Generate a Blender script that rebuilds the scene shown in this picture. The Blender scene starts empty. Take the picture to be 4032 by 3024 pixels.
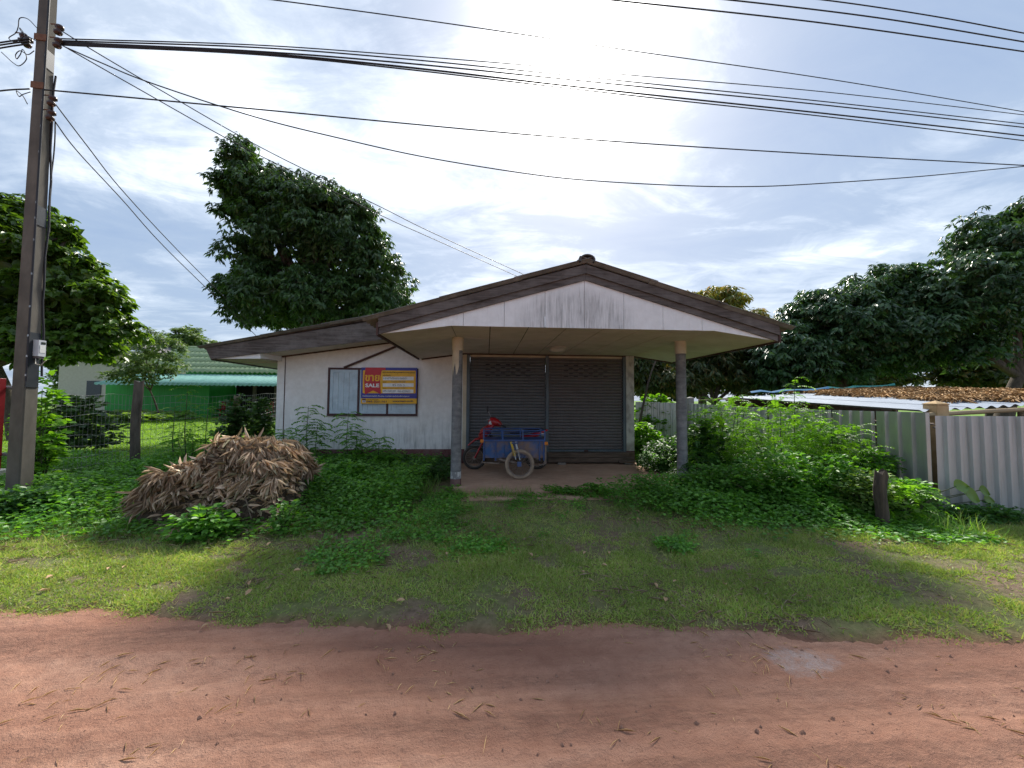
import bpy, math, random
import numpy as np
from mathutils import Vector, Matrix

random.seed(7); RNG = np.random.default_rng(7)
SC = bpy.context.scene
COL = SC.collection
rad = math.radians

# ------------------------------------------------------------------ camera
F_PX, PIT, YAW, ROLL, CAM_H = 1482.0, 0.0419, 0.0665, 0.0067, 1.6   # pixels of the 4032 x 3024 photograph
_F = Vector((math.sin(YAW)*math.cos(PIT), math.cos(YAW)*math.cos(PIT), math.sin(PIT)))
_R0 = Vector((math.cos(YAW), -math.sin(YAW), 0)); _U0 = _R0.cross(_F)
_R = _R0*math.cos(ROLL) + _U0*math.sin(ROLL); _U = _U0*math.cos(ROLL) - _R0*math.sin(ROLL)
CAM = Vector((0, 0, CAM_H))
cd = bpy.data.cameras.new('camera'); co = bpy.data.objects.new('camera', cd); COL.objects.link(co)
cd.sensor_width = 36; cd.sensor_fit = 'HORIZONTAL'; cd.lens = F_PX/4032*36; cd.clip_start = 0.05; cd.clip_end = 3000
co.matrix_world = Matrix(((_R.x, _U.x, -_F.x, 0), (_R.y, _U.y, -_F.y, 0), (_R.z, _U.z, -_F.z, CAM_H), (0, 0, 0, 1)))
SC.camera = co

def ray(px, py): return (_F + _R*((px-2016)/F_PX) + _U*((1512-py)/F_PX))
def at_y(px, py, Y): d = ray(px, py); return CAM + d*(Y/d.y)
def on_z(px, py, z): d = ray(px, py); return CAM + d*((z-CAM_H)/d.z)

# ------------------------------------------------------------------ sky and sun
SUN_DIR = ray(2260, 205).normalized()
SUN_EL = math.asin(SUN_DIR.z); SUN_AZ = math.atan2(SUN_DIR.x, SUN_DIR.y)
EXPOSURE = 2.75
W = bpy.data.worlds.new('World'); SC.world = W; W.use_nodes = True
def build_world():
    nt = W.node_tree; nt.nodes.clear(); N = nt.nodes.new; L = nt.links.new
    def math_(op, a, b=None, c=None, clamp=False):
        n = N('ShaderNodeMath'); n.operation = op; n.use_clamp = clamp
        for i, v in enumerate((a, b, c)):
            if v is None: continue
            if isinstance(v, (int, float)): n.inputs[i].default_value = v
            else: L(v, n.inputs[i])
        return n.outputs[0]
    out = N('ShaderNodeOutputWorld'); bg = N('ShaderNodeBackground'); L(bg.outputs[0], out.inputs[0])
    sky = N('ShaderNodeTexSky'); sky.sky_type = 'NISHITA'; sky.sun_disc = False
    sky.sun_elevation = SUN_EL; sky.sun_rotation = SUN_AZ; sky.air_density = 1.0; sky.dust_density = 2.5
    tc = N('ShaderNodeTexCoord'); sep = N('ShaderNodeSeparateXYZ'); L(tc.outputs['Generated'], sep.inputs[0])
    zc = math_('ADD', math_('MAXIMUM', sep.outputs[2], 0.0), 0.10)
    u = math_('DIVIDE', sep.outputs[0], zc); v = math_('DIVIDE', sep.outputs[1], zc)
    cmb = N('ShaderNodeCombineXYZ'); L(u, cmb.inputs[0]); L(v, cmb.inputs[1])
    def noise(scale, det, rough, dist, sx, sy, rot=0.0, off=(0, 0, 0)):
        mp = N('ShaderNodeMapping'); L(cmb.outputs[0], mp.inputs[0])
        mp.inputs['Scale'].default_value = (sx, sy, 1); mp.inputs['Rotation'].default_value = (0, 0, rot); mp.inputs['Location'].default_value = off
        n = N('ShaderNodeTexNoise'); L(mp.outputs[0], n.inputs['Vector']); n.inputs['Scale'].default_value = scale
        n.inputs['Detail'].default_value = det; n.inputs['Roughness'].default_value = rough; n.inputs['Distortion'].default_value = dist
        return n.outputs['Fac']
    n1 = noise(0.75, 9, 0.58, 0.4, 1.0, 1.2, 0.35, (10.76, 7.63, 0))      # large cloud masses
    n2 = noise(2.4, 10, 0.66, 0.8, 0.8, 1.6, -0.5, (17.31, 13.05, 0))     # wisps
    def ramp(val, stops):
        r = N('ShaderNodeValToRGB'); L(val, r.inputs[0]); e = r.color_ramp.elements
        while len(e) > 1: e.remove(e[-1])
        e[0].position = stops[0][0]; e[0].color = stops[0][1]
        for p, c in stops[1:]:
            k = e.new(p); k.color = c
        return r.outputs[0]
    cover = math_('ADD', math_('MULTIPLY', n1, 0.66), math_('MULTIPLY', n2, 0.34))
    # cloud light: forward scattering round the sun
    dv = N('ShaderNodeVectorMath'); dv.operation = 'DOT_PRODUCT'; L(tc.outputs['Generated'], dv.inputs[0]); dv.inputs[1].default_value = SUN_DIR
    dot = math_('MAXIMUM', dv.outputs['Value'], 0.0)
    glow1 = math_('POWER', dot, 16.0); glow2 = math_('POWER', dot, 170.0); glow3 = math_('POWER', dot, 2.0)
    bright = ramp(cover, [(0.36, (0.090, 0.124, 0.182, 1)), (0.48, (0.108, 0.141, 0.192, 1)), (0.56, (0.170, 0.200, 0.242, 1)), (0.635, (0.30, 0.32, 0.35, 1)), (0.72, (0.80, 0.80, 0.81, 1))])
    thin = ramp(cover, [(0.46, (0.02, 0.02, 0.02, 1)), (0.60, (1, 1, 1, 1))])
    amount = math_('MULTIPLY', glow1, 0.24)
    amount = math_('MULTIPLY', amount, thin)
    amount = math_('ADD', amount, math_('MULTIPLY', math_('MULTIPLY', glow2, 5.0), math_('ADD', math_('MULTIPLY', thin, 0.72), 0.28)))
    mixg = N('ShaderNodeMix'); mixg.data_type = 'RGBA'; mixg.blend_type = 'ADD'; mixg.inputs[0].default_value = 1.0
    gl = N('ShaderNodeCombineColor'); L(amount, gl.inputs[0]); L(math_('MULTIPLY', amount, 0.98), gl.inputs[1]); L(math_('MULTIPLY', amount, 0.93), gl.inputs[2])
    L(bright, mixg.inputs[6]); L(gl.outputs[0], mixg.inputs[7])
    # blend with the clear sky behind
    skm = N('ShaderNodeMix'); skm.data_type = 'RGBA'; skm.blend_type = 'MULTIPLY'; skm.inputs[0].default_value = 1.0
    L(sky.outputs[0], skm.inputs[6]); skm.inputs[7].default_value = (0.05, 0.05, 0.05, 1)
    fin = N('ShaderNodeMix'); fin.data_type = 'RGBA'; fin.inputs[0].default_value = 0.85
    L(skm.outputs[2], fin.inputs[6]); L(mixg.outputs[2], fin.inputs[7])
    L(fin.outputs[2], bg.inputs[0]); bg.inputs[1].default_value = 0.58
build_world()
sl = bpy.data.lights.new('sun', 'SUN'); so = bpy.data.objects.new('sun', sl); COL.objects.link(so)
sl.energy = 1.0; sl.angle = rad(10); sl.color = (1.0, 0.95, 0.86)
so.rotation_euler = (-SUN_DIR).to_track_quat('-Z', 'Y').to_euler(); so.location = (0, 0, 30)
vs = SC.view_settings; vs.view_transform = 'Standard'; vs.look = 'None'; vs.exposure = EXPOSURE; vs.gamma = 1; vs.use_curve_mapping = False
SC.render.engine = 'CYCLES'
cy = SC.cycles; cy.max_bounces = 7; cy.diffuse_bounces = 4; cy.glossy_bounces = 3; cy.transmission_bounces = 4; cy.transparent_max_bounces = 6
cy.use_denoising = True; cy.denoising_prefilter = 'NONE'; cy.sample_clamp_indirect = 8; cy.caustics_reflective = False; cy.caustics_refractive = False

# ------------------------------------------------------------------ materials
MATS = {}
class NT:
    def __init__(s, name):
        s.m = bpy.data.materials.new(name); s.m.use_nodes = True; s.t = s.m.node_tree
        s.b = s.t.nodes['Principled BSDF']; s.out = s.t.nodes['Material Output']
    def n(s, typ, **kw):
        o = s.t.nodes.new(typ)
        for k, v in kw.items():
            if k in o.inputs: o.inputs[k].default_value = v
            else: setattr(o, k, v)
        return o
    def l(s, a, b): s.t.links.new(a, b)
    def coord(s, kind='Object', scale=(1, 1, 1), rot=(0, 0, 0)):
        if kind == 'World': src = s.n('ShaderNodeNewGeometry').outputs['Position']
        else: src = s.n('ShaderNodeTexCoord').outputs[kind]
        mp = s.n('ShaderNodeMapping'); mp.inputs['Scale'].default_value = scale; mp.inputs['Rotation'].default_value = rot
        s.l(src, mp.inputs[0]); return mp.outputs[0]
    def noise(s, vec, scale=5, detail=6, rough=.6, dist=0):
        o = s.n('ShaderNodeTexNoise'); s.l(vec, o.inputs['Vector']); o.inputs['Scale'].default_value = scale
        o.inputs['Detail'].default_value = detail; o.inputs['Roughness'].default_value = rough; o.inputs['Distortion'].default_value = dist
        return o.outputs['Fac']
    def ramp(s, fac, stops):
        r = s.n('ShaderNodeValToRGB'); s.l(fac, r.inputs[0]); e = r.color_ramp.elements
        while len(e) > 1: e.remove(e[-1])
        c3 = lambda c: (c[0], c[1], c[2], 1) if not isinstance(c, (int, float)) else (c, c, c, 1)
        e[0].position = stops[0][0]; e[0].color = c3(stops[0][1])
        for p, c in stops[1:]: k = e.new(p); k.color = c3(c)
        return r.outputs[0]
    def mix(s, fac, a, b, blend='MIX'):
        m = s.n('ShaderNodeMix', data_type='RGBA', blend_type=blend)
        for i, v in ((0, fac), (6, a), (7, b)):
            if isinstance(v, (int, float)): m.inputs[i].default_value = v
            elif isinstance(v, tuple): m.inputs[i].default_value = (v[0], v[1], v[2], 1)
            else: s.l(v, m.inputs[i])
        return m.outputs[2]
    def math(s, op, a, b=None, clamp=False):
        m = s.n('ShaderNodeMath', operation=op, use_clamp=clamp)
        for i, v in enumerate((a, b)):
            if v is None: continue
            if isinstance(v, (int, float)): m.inputs[i].default_value = v
            else: s.l(v, m.inputs[i])
        return m.outputs[0]
    def color(s, c):
        if isinstance(c, tuple): s.b.inputs['Base Color'].default_value = (c[0], c[1], c[2], 1)
        else: s.l(c, s.b.inputs['Base Color'])
    def set(s, rough=.7, metal=0, spec=.4):
        s.b.inputs['Roughness'].default_value = rough; s.b.inputs['Metallic'].default_value = metal; s.b.inputs['Specular IOR Level'].default_value = spec
    def bump(s, h, strength=.3, dist=.01):
        b = s.n('ShaderNodeBump'); b.inputs['Strength'].default_value = strength; b.inputs['Distance'].default_value = dist
        s.l(h, b.inputs['Height']); s.l(b.outputs[0], s.b.inputs['Normal'])

def M(name, c1, c2=None, scale=6, stretch=(1, 1, 1), rough=.7, metal=0, spec=.4, bump=.2, bdist=.006, lo=.35, hi=.65, kind='Object', dirt=None, dirt_amt=.5, dscale=2.5):
    if name in MATS: return MATS[name]
    t = NT(name); t.set(rough, metal, spec); v = t.coord(kind, stretch); nz = t.noise(v, scale)
    c2 = c2 or tuple(x*.8 for x in c1)
    col = t.ramp(nz, [(lo, c1), (hi, c2)])
    if dirt:
        d = t.noise(t.coord(kind), dscale, 8, .7); col = t.mix(t.ramp(d, [(.46, 0.0), (.46+.5*(1-dirt_amt)+.05, 1.0)]), col, dirt)
    t.color(col)
    if bump: t.bump(nz, bump, bdist)
    MATS[name] = t.m; return t.m

def M_leaf(name, cols, rough=.42, trans=.35, tcol=None, spec=.5, k=1.75):
    if name in MATS: return MATS[name]
    t = NT(name); t.set(rough, 0, spec); cols = [tuple(x*k for x in c) for c in cols]
    rnd = t.n('ShaderNodeNewGeometry').outputs['Random Per Island']
    nc = len(cols); col = t.ramp(rnd, [(i/max(1, nc-1), c) for i, c in enumerate(cols)])
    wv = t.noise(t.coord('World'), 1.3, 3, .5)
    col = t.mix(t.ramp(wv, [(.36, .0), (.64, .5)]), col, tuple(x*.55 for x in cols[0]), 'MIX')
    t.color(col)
    tr = t.n('ShaderNodeBsdfTranslucent')
    tc2 = t.mix(1.0, col, tcol or (1.5, 1.6, .55), 'MULTIPLY'); t.l(tc2, tr.inputs[0])
    mx = t.n('ShaderNodeMixShader'); mx.inputs[0].default_value = trans
    t.l(t.b.outputs[0], mx.inputs[1]); t.l(tr.outputs[0], mx.inputs[2]); t.l(mx.outputs[0], t.out.inputs[0])
    MATS[name] = t.m; return t.m

def flat(name, c, rough=.55, metal=0, spec=.4):
    return M(name, c, tuple(x*.86 for x in c), scale=9, rough=rough, metal=metal, spec=spec, bump=0)

# ------------------------------------------------------------------ mesh helpers
def link(name, me, mat, parent=None):
    o = bpy.data.objects.new(name, me); COL.objects.link(o)
    if mat and not me.materials: me.materials.append(mat)
    if parent: o.parent = parent
    return o
def tag(o, label, cat, group=None, kind=None):
    if label: o['label'] = label
    if cat: o['category'] = cat
    if group: o['group'] = group
    if kind: o['kind'] = kind
    return o
def thing(name, label, cat, loc=(0, 0, 0), group=None):
    o = bpy.data.objects.new(name, None); COL.objects.link(o); o.location = loc; o.empty_display_size = .1
    return tag(o, label, cat, group)

def wloc(o):      # where a parent's frame stands in the world (parents are never rotated)
    v = Vector()
    while o: v += Vector(o.location); o = o.parent
    return v
class MB:
    def __init__(s, org=(0, 0, 0)): s.v = []; s.f = []; s.sm = []; s.o = Vector(org)
    def add(s, vs, fs, smooth=False):
        b = len(s.v); s.v += [Vector(v)-s.o for v in vs]; s.f += [tuple(b+i for i in f) for f in fs]; s.sm += [smooth]*len(fs); return s
    def hexa(s, p):   # 8 corners: bottom 4, top 4
        return s.add(p, [(0, 3, 2, 1), (4, 5, 6, 7), (0, 1, 5, 4), (1, 2, 6, 5), (2, 3, 7, 6), (3, 0, 4, 7)])
    def box(s, x0, x1, y0, y1, z0, z1):
        return s.hexa([(x0, y0, z0), (x1, y0, z0), (x1, y1, z0), (x0, y1, z0), (x0, y0, z1), (x1, y0, z1), (x1, y1, z1), (x0, y1, z1)])
    def bevbox(s, x0, x1, y0, y1, z0, z1, b=.01):
        xs = (x0, x1); ys = (y0, y1); zs = (z0, z1); P = []
        for z, bi in ((z0, b), (z0+b, 0), (z1-b, 0), (z1, b)):
            for (x, y, sx, sy) in ((x0, y0, 1, 1), (x1, y0, -1, 1), (x1, y1, -1, -1), (x0, y1, 1, -1)):
                P.append((x+sx*(bi + 0), y+sy*bi, z))
        f = [(0, 3, 2, 1), (12, 13, 14, 15)]
        for r in range(3):
            for k in range(4): f.append((r*4+k, r*4+(k+1) % 4, r*4+4+(k+1) % 4, r*4+4+k))
        return s.add(P, f)
    def prism(s, poly, y0, y1):   # polygon in x,z (counter-clockwise seen from -y) pushed along y
        n = len(poly); P = [(x, y0, z) for x, z in poly]+[(x, y1, z) for x, z in poly]
        return s.add(P, [tuple(range(n)), tuple(range(2*n-1, n-1, -1))]+[(i, i+n, (i+1) % n+n, (i+1) % n) for i in range(n)])
    def tube(s, pts, r, n=8, cap=True, smooth=True):
        pts = [Vector(p) for p in pts]; k = len(pts)
        rs = r if isinstance(r, (list, tuple)) else [r]*k
        t0 = (pts[1]-pts[0]).normalized(); up = Vector((0, 0, 1)) if abs(t0.z) < .9 else Vector((1, 0, 0))
        a = t0.cross(up).normalized(); P = []
        for i in range(k):
            t = (pts[min(i+1, k-1)]-pts[max(i-1, 0)]).normalized()
            a = (a - t*a.dot(t)); a = a.normalized() if a.length > 1e-6 else t.orthogonal().normalized(); b = t.cross(a)
            for j in range(n):
                th = 2*math.pi*j/n; P.append(pts[i]+(a*math.cos(th)+b*math.sin(th))*rs[i])
        f = [(i*n+j, i*n+(j+1) % n, (i+1)*n+(j+1) % n, (i+1)*n+j) for i in range(k-1) for j in range(n)]
        s.add(P, f, smooth)
        if cap: s.add(P[:n], [tuple(range(n-1, -1, -1))]); s.add(P[-n:], [tuple(range(n))])
        return s
    def loft(s, rings, cap=True, smooth=True):
        n = len(rings[0]); P = [p for r in rings for p in r]; k = len(rings)
        s.add(P, [(i*n+j, i*n+(j+1) % n, (i+1)*n+(j+1) % n, (i+1)*n+j) for i in range(k-1) for j in range(n)], smooth)
        if cap: s.add(rings[0], [tuple(range(n-1, -1, -1))]); s.add(rings[-1], [tuple(range(n))])
        return s
    def torus(s, c, R, r, axis=(0, 1, 0), n=40, m=8):
        c = Vector(c); ax = Vector(axis).normalized(); a = ax.orthogonal().normalized(); b = ax.cross(a); P = []
        for i in range(n):
            th = 2*math.pi*i/n; d = a*math.cos(th)+b*math.sin(th)
            for j in range(m):
                ph = 2*math.pi*j/m; P.append(c+d*(R+r*math.cos(ph))+ax*(r*math.sin(ph)))
        return s.add(P, [(i*m+j, ((i+1) % n)*m+j, ((i+1) % n)*m+(j+1) % m, i*m+(j+1) % m) for i in range(n) for j in range(m)], True)
    def mesh(s, name):
        me = bpy.data.meshes.new(name); me.from_pydata(s.v, [], s.f); me.polygons.foreach_set('use_smooth', s.sm); me.update(); return me
    def build(s, name, mat, parent=None, **kw):
        o = link(name, s.mesh(name), mat, parent)
        o.location = s.o - (wloc(parent) if parent else Vector())
        return o

def np_mesh(name, V, loops, totals, smooth=False):
    me = bpy.data.meshes.new(name); V = np.ascontiguousarray(V, dtype=np.float32); loops = np.ascontiguousarray(loops, dtype=np.int32)
    totals = np.ascontiguousarray(totals, dtype=np.int32)
    me.vertices.add(len(V)); me.vertices.foreach_set('co', V.ravel()); me.loops.add(len(loops)); me.loops.foreach_set('vertex_index', loops)
    me.polygons.add(len(totals)); st = np.concatenate(([0], np.cumsum(totals)[:-1])).astype(np.int32)
    me.polygons.foreach_set('loop_start', st); me.polygons.foreach_set('loop_total', totals)
    if smooth: me.polygons.foreach_set('use_smooth', np.ones(len(totals), bool))
    me.update(calc_edges=True); return me
TMPL = {
 'T4': (np.array([(0, 0, 0), (.5, .45, .05), (0, 1, -.10), (-.5, .45, .05)]), [(0, 1, 2), (0, 2, 3)]),
 'T6': (np.array([(0, 0, 0), (.5, .33, .06), (.40, .70, .02), (0, 1, -.16), (-.40, .70, .02), (-.5, .33, .06)]), [(0, 1, 2, 3), (0, 3, 4, 5)]),
 'H8': (np.array([(0, .0, 0), (.38, -.10, .05), (.52, .30, .07), (.30, .70, 0), (0, 1, -.2), (-.30, .70, 0), (-.52, .30, .07), (-.38, -.10, .05)]), [(0, 1, 2, 3, 4), (0, 4, 5, 6, 7)]),
 'G5': (np.array([(-.5, 0, 0), (.5, 0, 0), (.42, .55, .10), (-.42, .55, .10), (0, 1, .40)]), [(0, 1, 2, 3), (3, 2, 4)]),
 'G3': (np.array([(-.5, 0, 0), (.5, 0, 0), (0, 1, .25)]), [(0, 1, 2)]),
}
def nrm(a): return a/np.maximum(np.linalg.norm(a, axis=-1, keepdims=True), 1e-9)
def leafmesh(name, P, D, Nn, L, Wd, tmpl='T4'):
    t, fs = TMPL[tmpl]; P = np.asarray(P, float); n = len(P); a = nrm(np.asarray(D, float)); s = nrm(np.cross(a, np.asarray(Nn, float)+1e-4)); nn = np.cross(s, a)
    L = np.broadcast_to(L, (n,))[:, None, None]; Wd = np.broadcast_to(Wd, (n,))[:, None, None]
    V = P[:, None, :] + s[:, None, :]*t[None, :, 0:1]*Wd + a[:, None, :]*t[None, :, 1:2]*L + nn[:, None, :]*t[None, :, 2:3]*L
    base = np.concatenate([np.array(f) for f in fs]); k = len(t)
    loops = (np.arange(n)[:, None]*k + base[None]).ravel(); tot = np.tile([len(f) for f in fs], n)
    return np_mesh(name, V.reshape(-1, 3), loops, tot)
def leafobj(name, mat, parent, P, D, Nn, L, Wd, tmpl='T4', kind='stuff'):
    me = leafmesh(name, P, D, Nn, L, Wd, tmpl); o = link(name, me, mat, parent)
    if parent: o.location = -wloc(parent)
    if kind: o['kind'] = kind
    return o
def rdir(n, zlo=-1, zhi=1):
    z = RNG.uniform(zlo, zhi, n); th = RNG.uniform(0, 2*np.pi, n); r = np.sqrt(np.maximum(0, 1-z*z)); return np.stack([r*np.cos(th), r*np.sin(th), z], 1)

# smooth value noise for terrain and scatter masks
def vnoise(x, y, s, seed=0):
    x = np.asarray(x, float)*s; y = np.asarray(y, float)*s; xi = np.floor(x).astype(np.int64); yi = np.floor(y).astype(np.int64); fx = x-xi; fy = y-yi
    fx = fx*fx*(3-2*fx); fy = fy*fy*(3-2*fy)
    def h(i, j):
        k = (i*374761393 + j*668265263 + seed*974711) & 0x7fffffff; k = ((k ^ (k >> 13))*1274126177) & 0x7fffffff; return ((k ^ (k >> 16)) & 0xffff)/65535.
    return (h(xi, yi)*(1-fx)+h(xi+1, yi)*fx)*(1-fy)+(h(xi, yi+1)*(1-fx)+h(xi+1, yi+1)*fx)*fy
def fbm(x, y, s, seed=0, o=4): return sum(vnoise(x, y, s*2**k, seed+k)*.5**k for k in range(o))/sum(.5**k for k in range(o))
def sstep(a, b, x): t = np.clip((np.asarray(x, float)-a)/(b-a), 0, 1); return t*t*(3-2*t)

# ------------------------------------------------------------------ terrain
EDGE = [(on_z(px, py, -.09).x, on_z(px, py, -.09).y) for px, py in ((0, 2432), (420, 2470), (900, 2500), (1450, 2495), (2016, 2500), (2500, 2505), (3000, 2525), (3500, 2535), (4032, 2540))]
EX = np.array([-60]+[e[0] for e in EDGE]+[60]); EY = np.array([EDGE[0][1]+.3]+[e[1] for e in EDGE]+[EDGE[-1][1]])
def edge_y(x): return np.interp(x, EX, EY)
def gz(x, y):
    x = np.asarray(x, float); y = np.asarray(y, float)
    z = -.075 + .45*sstep(11, 24, y) + .03*(fbm(x, y, .9, 3)-.5)
    dip = sstep(.30, -.12, y-edge_y(x) + .42*(fbm(x, y, 1.6, 11)-.5)); return z - .075*dip
def rz(x, y):
    x = np.asarray(x, float); y = np.asarray(y, float)
    d = edge_y(x)-y
    r = -.108 + .026*(fbm(x*.25, y, 2.2, 21)-.5) + .014*(fbm(x, y, 7, 31)-.5) + .012*(fbm(x, y, 26, 35, 3)-.5)
    for c, w in ((.42, .10), (.95, .13), (1.75, .14)): r = r - .014*np.exp(-((d-c-.10*np.sin(x*.35+c))/w)**2)
    return r
def grid(name, xs, ys, zf, mat):
    X, Y = np.meshgrid(xs, ys); Z = zf(X, Y); V = np.stack([X, Y, Z], -1).reshape(-1, 3); nx = len(xs); ny = len(ys)
    i = (np.arange(ny-1)[:, None]*nx+np.arange(nx-1)[None]).ravel(); loops = np.stack([i, i+1, i+nx+1, i+nx], 1).ravel()
    return link(name, np_mesh(name, V, loops, np.full(len(i), 4), True), mat)
def m_ground():
    t = NT('lawn_soil'); t.set(.95, 0, .2); v = t.coord('World'); n1 = t.noise(v, 1.1, 6, .6); n2 = t.noise(v, 14, 8, .7)
    soil = t.ramp(n2, [(.3, (.10, .068, .046)), (.7, (.24, .168, .118))]); grn = t.ramp(n2, [(.3, (.085, .115, .030)), (.7, (.17, .21, .065))])
    sp = t.n('ShaderNodeSeparateXYZ'); t.l(t.n('ShaderNodeNewGeometry').outputs['Position'], sp.inputs[0])
    far = t.n('ShaderNodeMapRange'); t.l(sp.outputs[1], far.inputs[0]); far.inputs[1].default_value = 7.5; far.inputs[2].default_value = 11
    g = t.math('ADD', t.ramp(n1, [(.40, 0.0), (.60, .8)]), far.outputs[0], True)
    grn2 = t.ramp(n2, [(.3, (.10, .18, .03)), (.7, (.16, .26, .05))])
    grn3 = t.mix(far.outputs[0], grn, grn2); low = t.n('ShaderNodeMapRange'); t.l(sp.outputs[2], low.inputs[0]); low.inputs[1].default_value = -.080; low.inputs[2].default_value = -.125
    lat = t.ramp(n2, [(.3, (.14, .058, .036)), (.7, (.25, .115, .075))]); c = t.mix(low.outputs[0], t.mix(g, soil, grn3), lat)
    t.color(c); t.bump(n2, .8, .03); return t.m
def m_road():
    t = NT('laterite_road'); t.set(.93, 0, .25); v = t.coord('World'); vs_ = t.coord('World', (.35, 1.6, 1))
    n0 = t.noise(vs_, 1.3, 7, .62, .3); n1 = t.noise(v, 9, 8, .7); n2 = t.noise(v, 90, 6, .7)
    c = t.ramp(n0, [(.33, (.31, .150, .098)), (.5, (.41, .215, .145)), (.68, (.49, .285, .20))])
    st = t.noise(t.coord('World', (.10, 1.9, 1)), 2.4, 6, .6, .2); gr = t.noise(t.coord('World', (.5, 2.2, 1)), 22, 5, .75)
    c = t.mix(t.math('MULTIPLY', t.ramp(st, [(.47, 0.0), (.60, .9)]), t.ramp(gr, [(.36, .25), (.6, 1.0)])), c, (.20, .105, .073))
    c = t.mix(t.ramp(n1, [(.35, .45), (.6, 0.0)]), c, (.22, .095, .062)); c = t.mix(t.ramp(n2, [(.3, .5), (.5, .0), (.7, .35)]), c, (.36, .185, .125))
    vo = t.n('ShaderNodeTexVoronoi', feature='F1'); t.l(v, vo.inputs['Vector']); vo.inputs['Scale'].default_value = 55
    peb = t.ramp(vo.outputs['Distance'], [(.10, 1.0), (.22, 0.0)]); c = t.mix(t.math('MULTIPLY', peb, t.ramp(n1, [(.5, 0.0), (.62, .6)])), c, (.12, .05, .035))
    # pale ashy patch near the right verge
    P = on_z(3160, 2600, -.1); sp = t.n('ShaderNodeSeparateXYZ'); t.l(t.n('ShaderNodeNewGeometry').outputs['Position'], sp.inputs[0])
    dx = t.math('DIVIDE', t.math('SUBTRACT', sp.outputs[0], P.x), .26); dy = t.math('DIVIDE', t.math('SUBTRACT', sp.outputs[1], P.y), .15)
    r2 = t.math('ADD', t.math('MULTIPLY', dx, dx), t.math('MULTIPLY', dy, dy)); r2 = t.math('ADD', r2, t.math('MULTIPLY', t.math('SUBTRACT', n1, .5), 4.5))
    c = t.mix(t.math('MULTIPLY', t.ramp(r2, [(-.8, .8), (1.0, 0.0)]), t.ramp(n2, [(.35, .35), (.6, 1.0)])), c, (.42, .35, .33))
    t.color(c); h = t.math('ADD', t.math('MULTIPLY', n1, 1.0), t.math('MULTIPLY', n2, .35)); t.bump(h, 1.0, .03); return t.m
def cat_lin(*seg): return np.unique(np.concatenate([np.linspace(*s_) for s_ in seg]))
gx = cat_lin((-900, -60, 12), (-60, -12, 40), (-12, 12, 300), (12, 60, 40), (60, 900, 12)); gy = cat_lin((-40, 1.0, 20), (1.0, 9, 130), (9, 30, 50), (30, 1500, 20))
tag(grid('ground', gx, gy, gz, m_ground()), 'grassy verge and lawn with bare brown soil patches around the house', 'ground', kind='structure')
rx = cat_lin((-60, -8, 50), (-8, 8, 640), (8, 60, 50)); ry = cat_lin((-9, 0.8, 24), (0.8, 3.6, 200))
tag(grid('road', rx, ry, rz, m_road()), 'red laterite dirt road with faint wheel ruts in the foreground', 'road', kind='structure')

# ------------------------------------------------------------------ house
S_Z, E_Z, G_Z = 2.770, 2.6215, 3.556; YG, YC, YW = 5.99, 7.149, 9.60; XA, XB, XL, XR, XRID = -.58, 3.78, -1.645, 4.816, 1.5866
YM = 8.86
m_wood = M('weathered_wood', (.050, .040, .035), (.125, .108, .098), scale=5, stretch=(.5, 3, 7), rough=.85, bump=.5, dirt=(.20, .185, .175), dirt_amt=.35, dscale=1.7)
m_trim = M('dark_trim_wood', (.050, .024, .020), (.085, .045, .036), scale=7, stretch=(1, 3, 5), rough=.8, bump=.4)
def m_wall():
    t = NT('limewashed_wall'); t.set(.9, 0, .2); v = t.coord('World'); big = t.noise(v, .9, 7, .65); fine = t.noise(v, 8, 8, .65)
    streak = t.noise(t.coord('World', (6, 6, .7)), 2.2, 6, .6)
    c = t.ramp(fine, [(.3, (.70, .70, .685)), (.7, (.83, .835, .825))])
    c = t.mix(t.ramp(big, [(.42, 0.0), (.70, .35)]), c, (.54, .49, .41))
    sp = t.n('ShaderNodeSeparateXYZ'); t.l(t.n('ShaderNodeNewGeometry').outputs['Position'], sp.inputs[0])
    low = t.n('ShaderNodeMapRange'); t.l(sp.outputs[2], low.inputs[0]); low.inputs[1].default_value = 1.35; low.inputs[2].default_value = .35
    st = t.math('MULTIPLY', low.outputs[0], t.ramp(streak, [(.46, 0.0), (.64, .9)])); st = t.math('MULTIPLY', st, t.ramp(big, [(.35, .35), (.6, 1.0)]))
    c = t.mix(st, c, (.27, .275, .28)); t.color(c); t.bump(fine, .25, .008); return t.m
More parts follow.
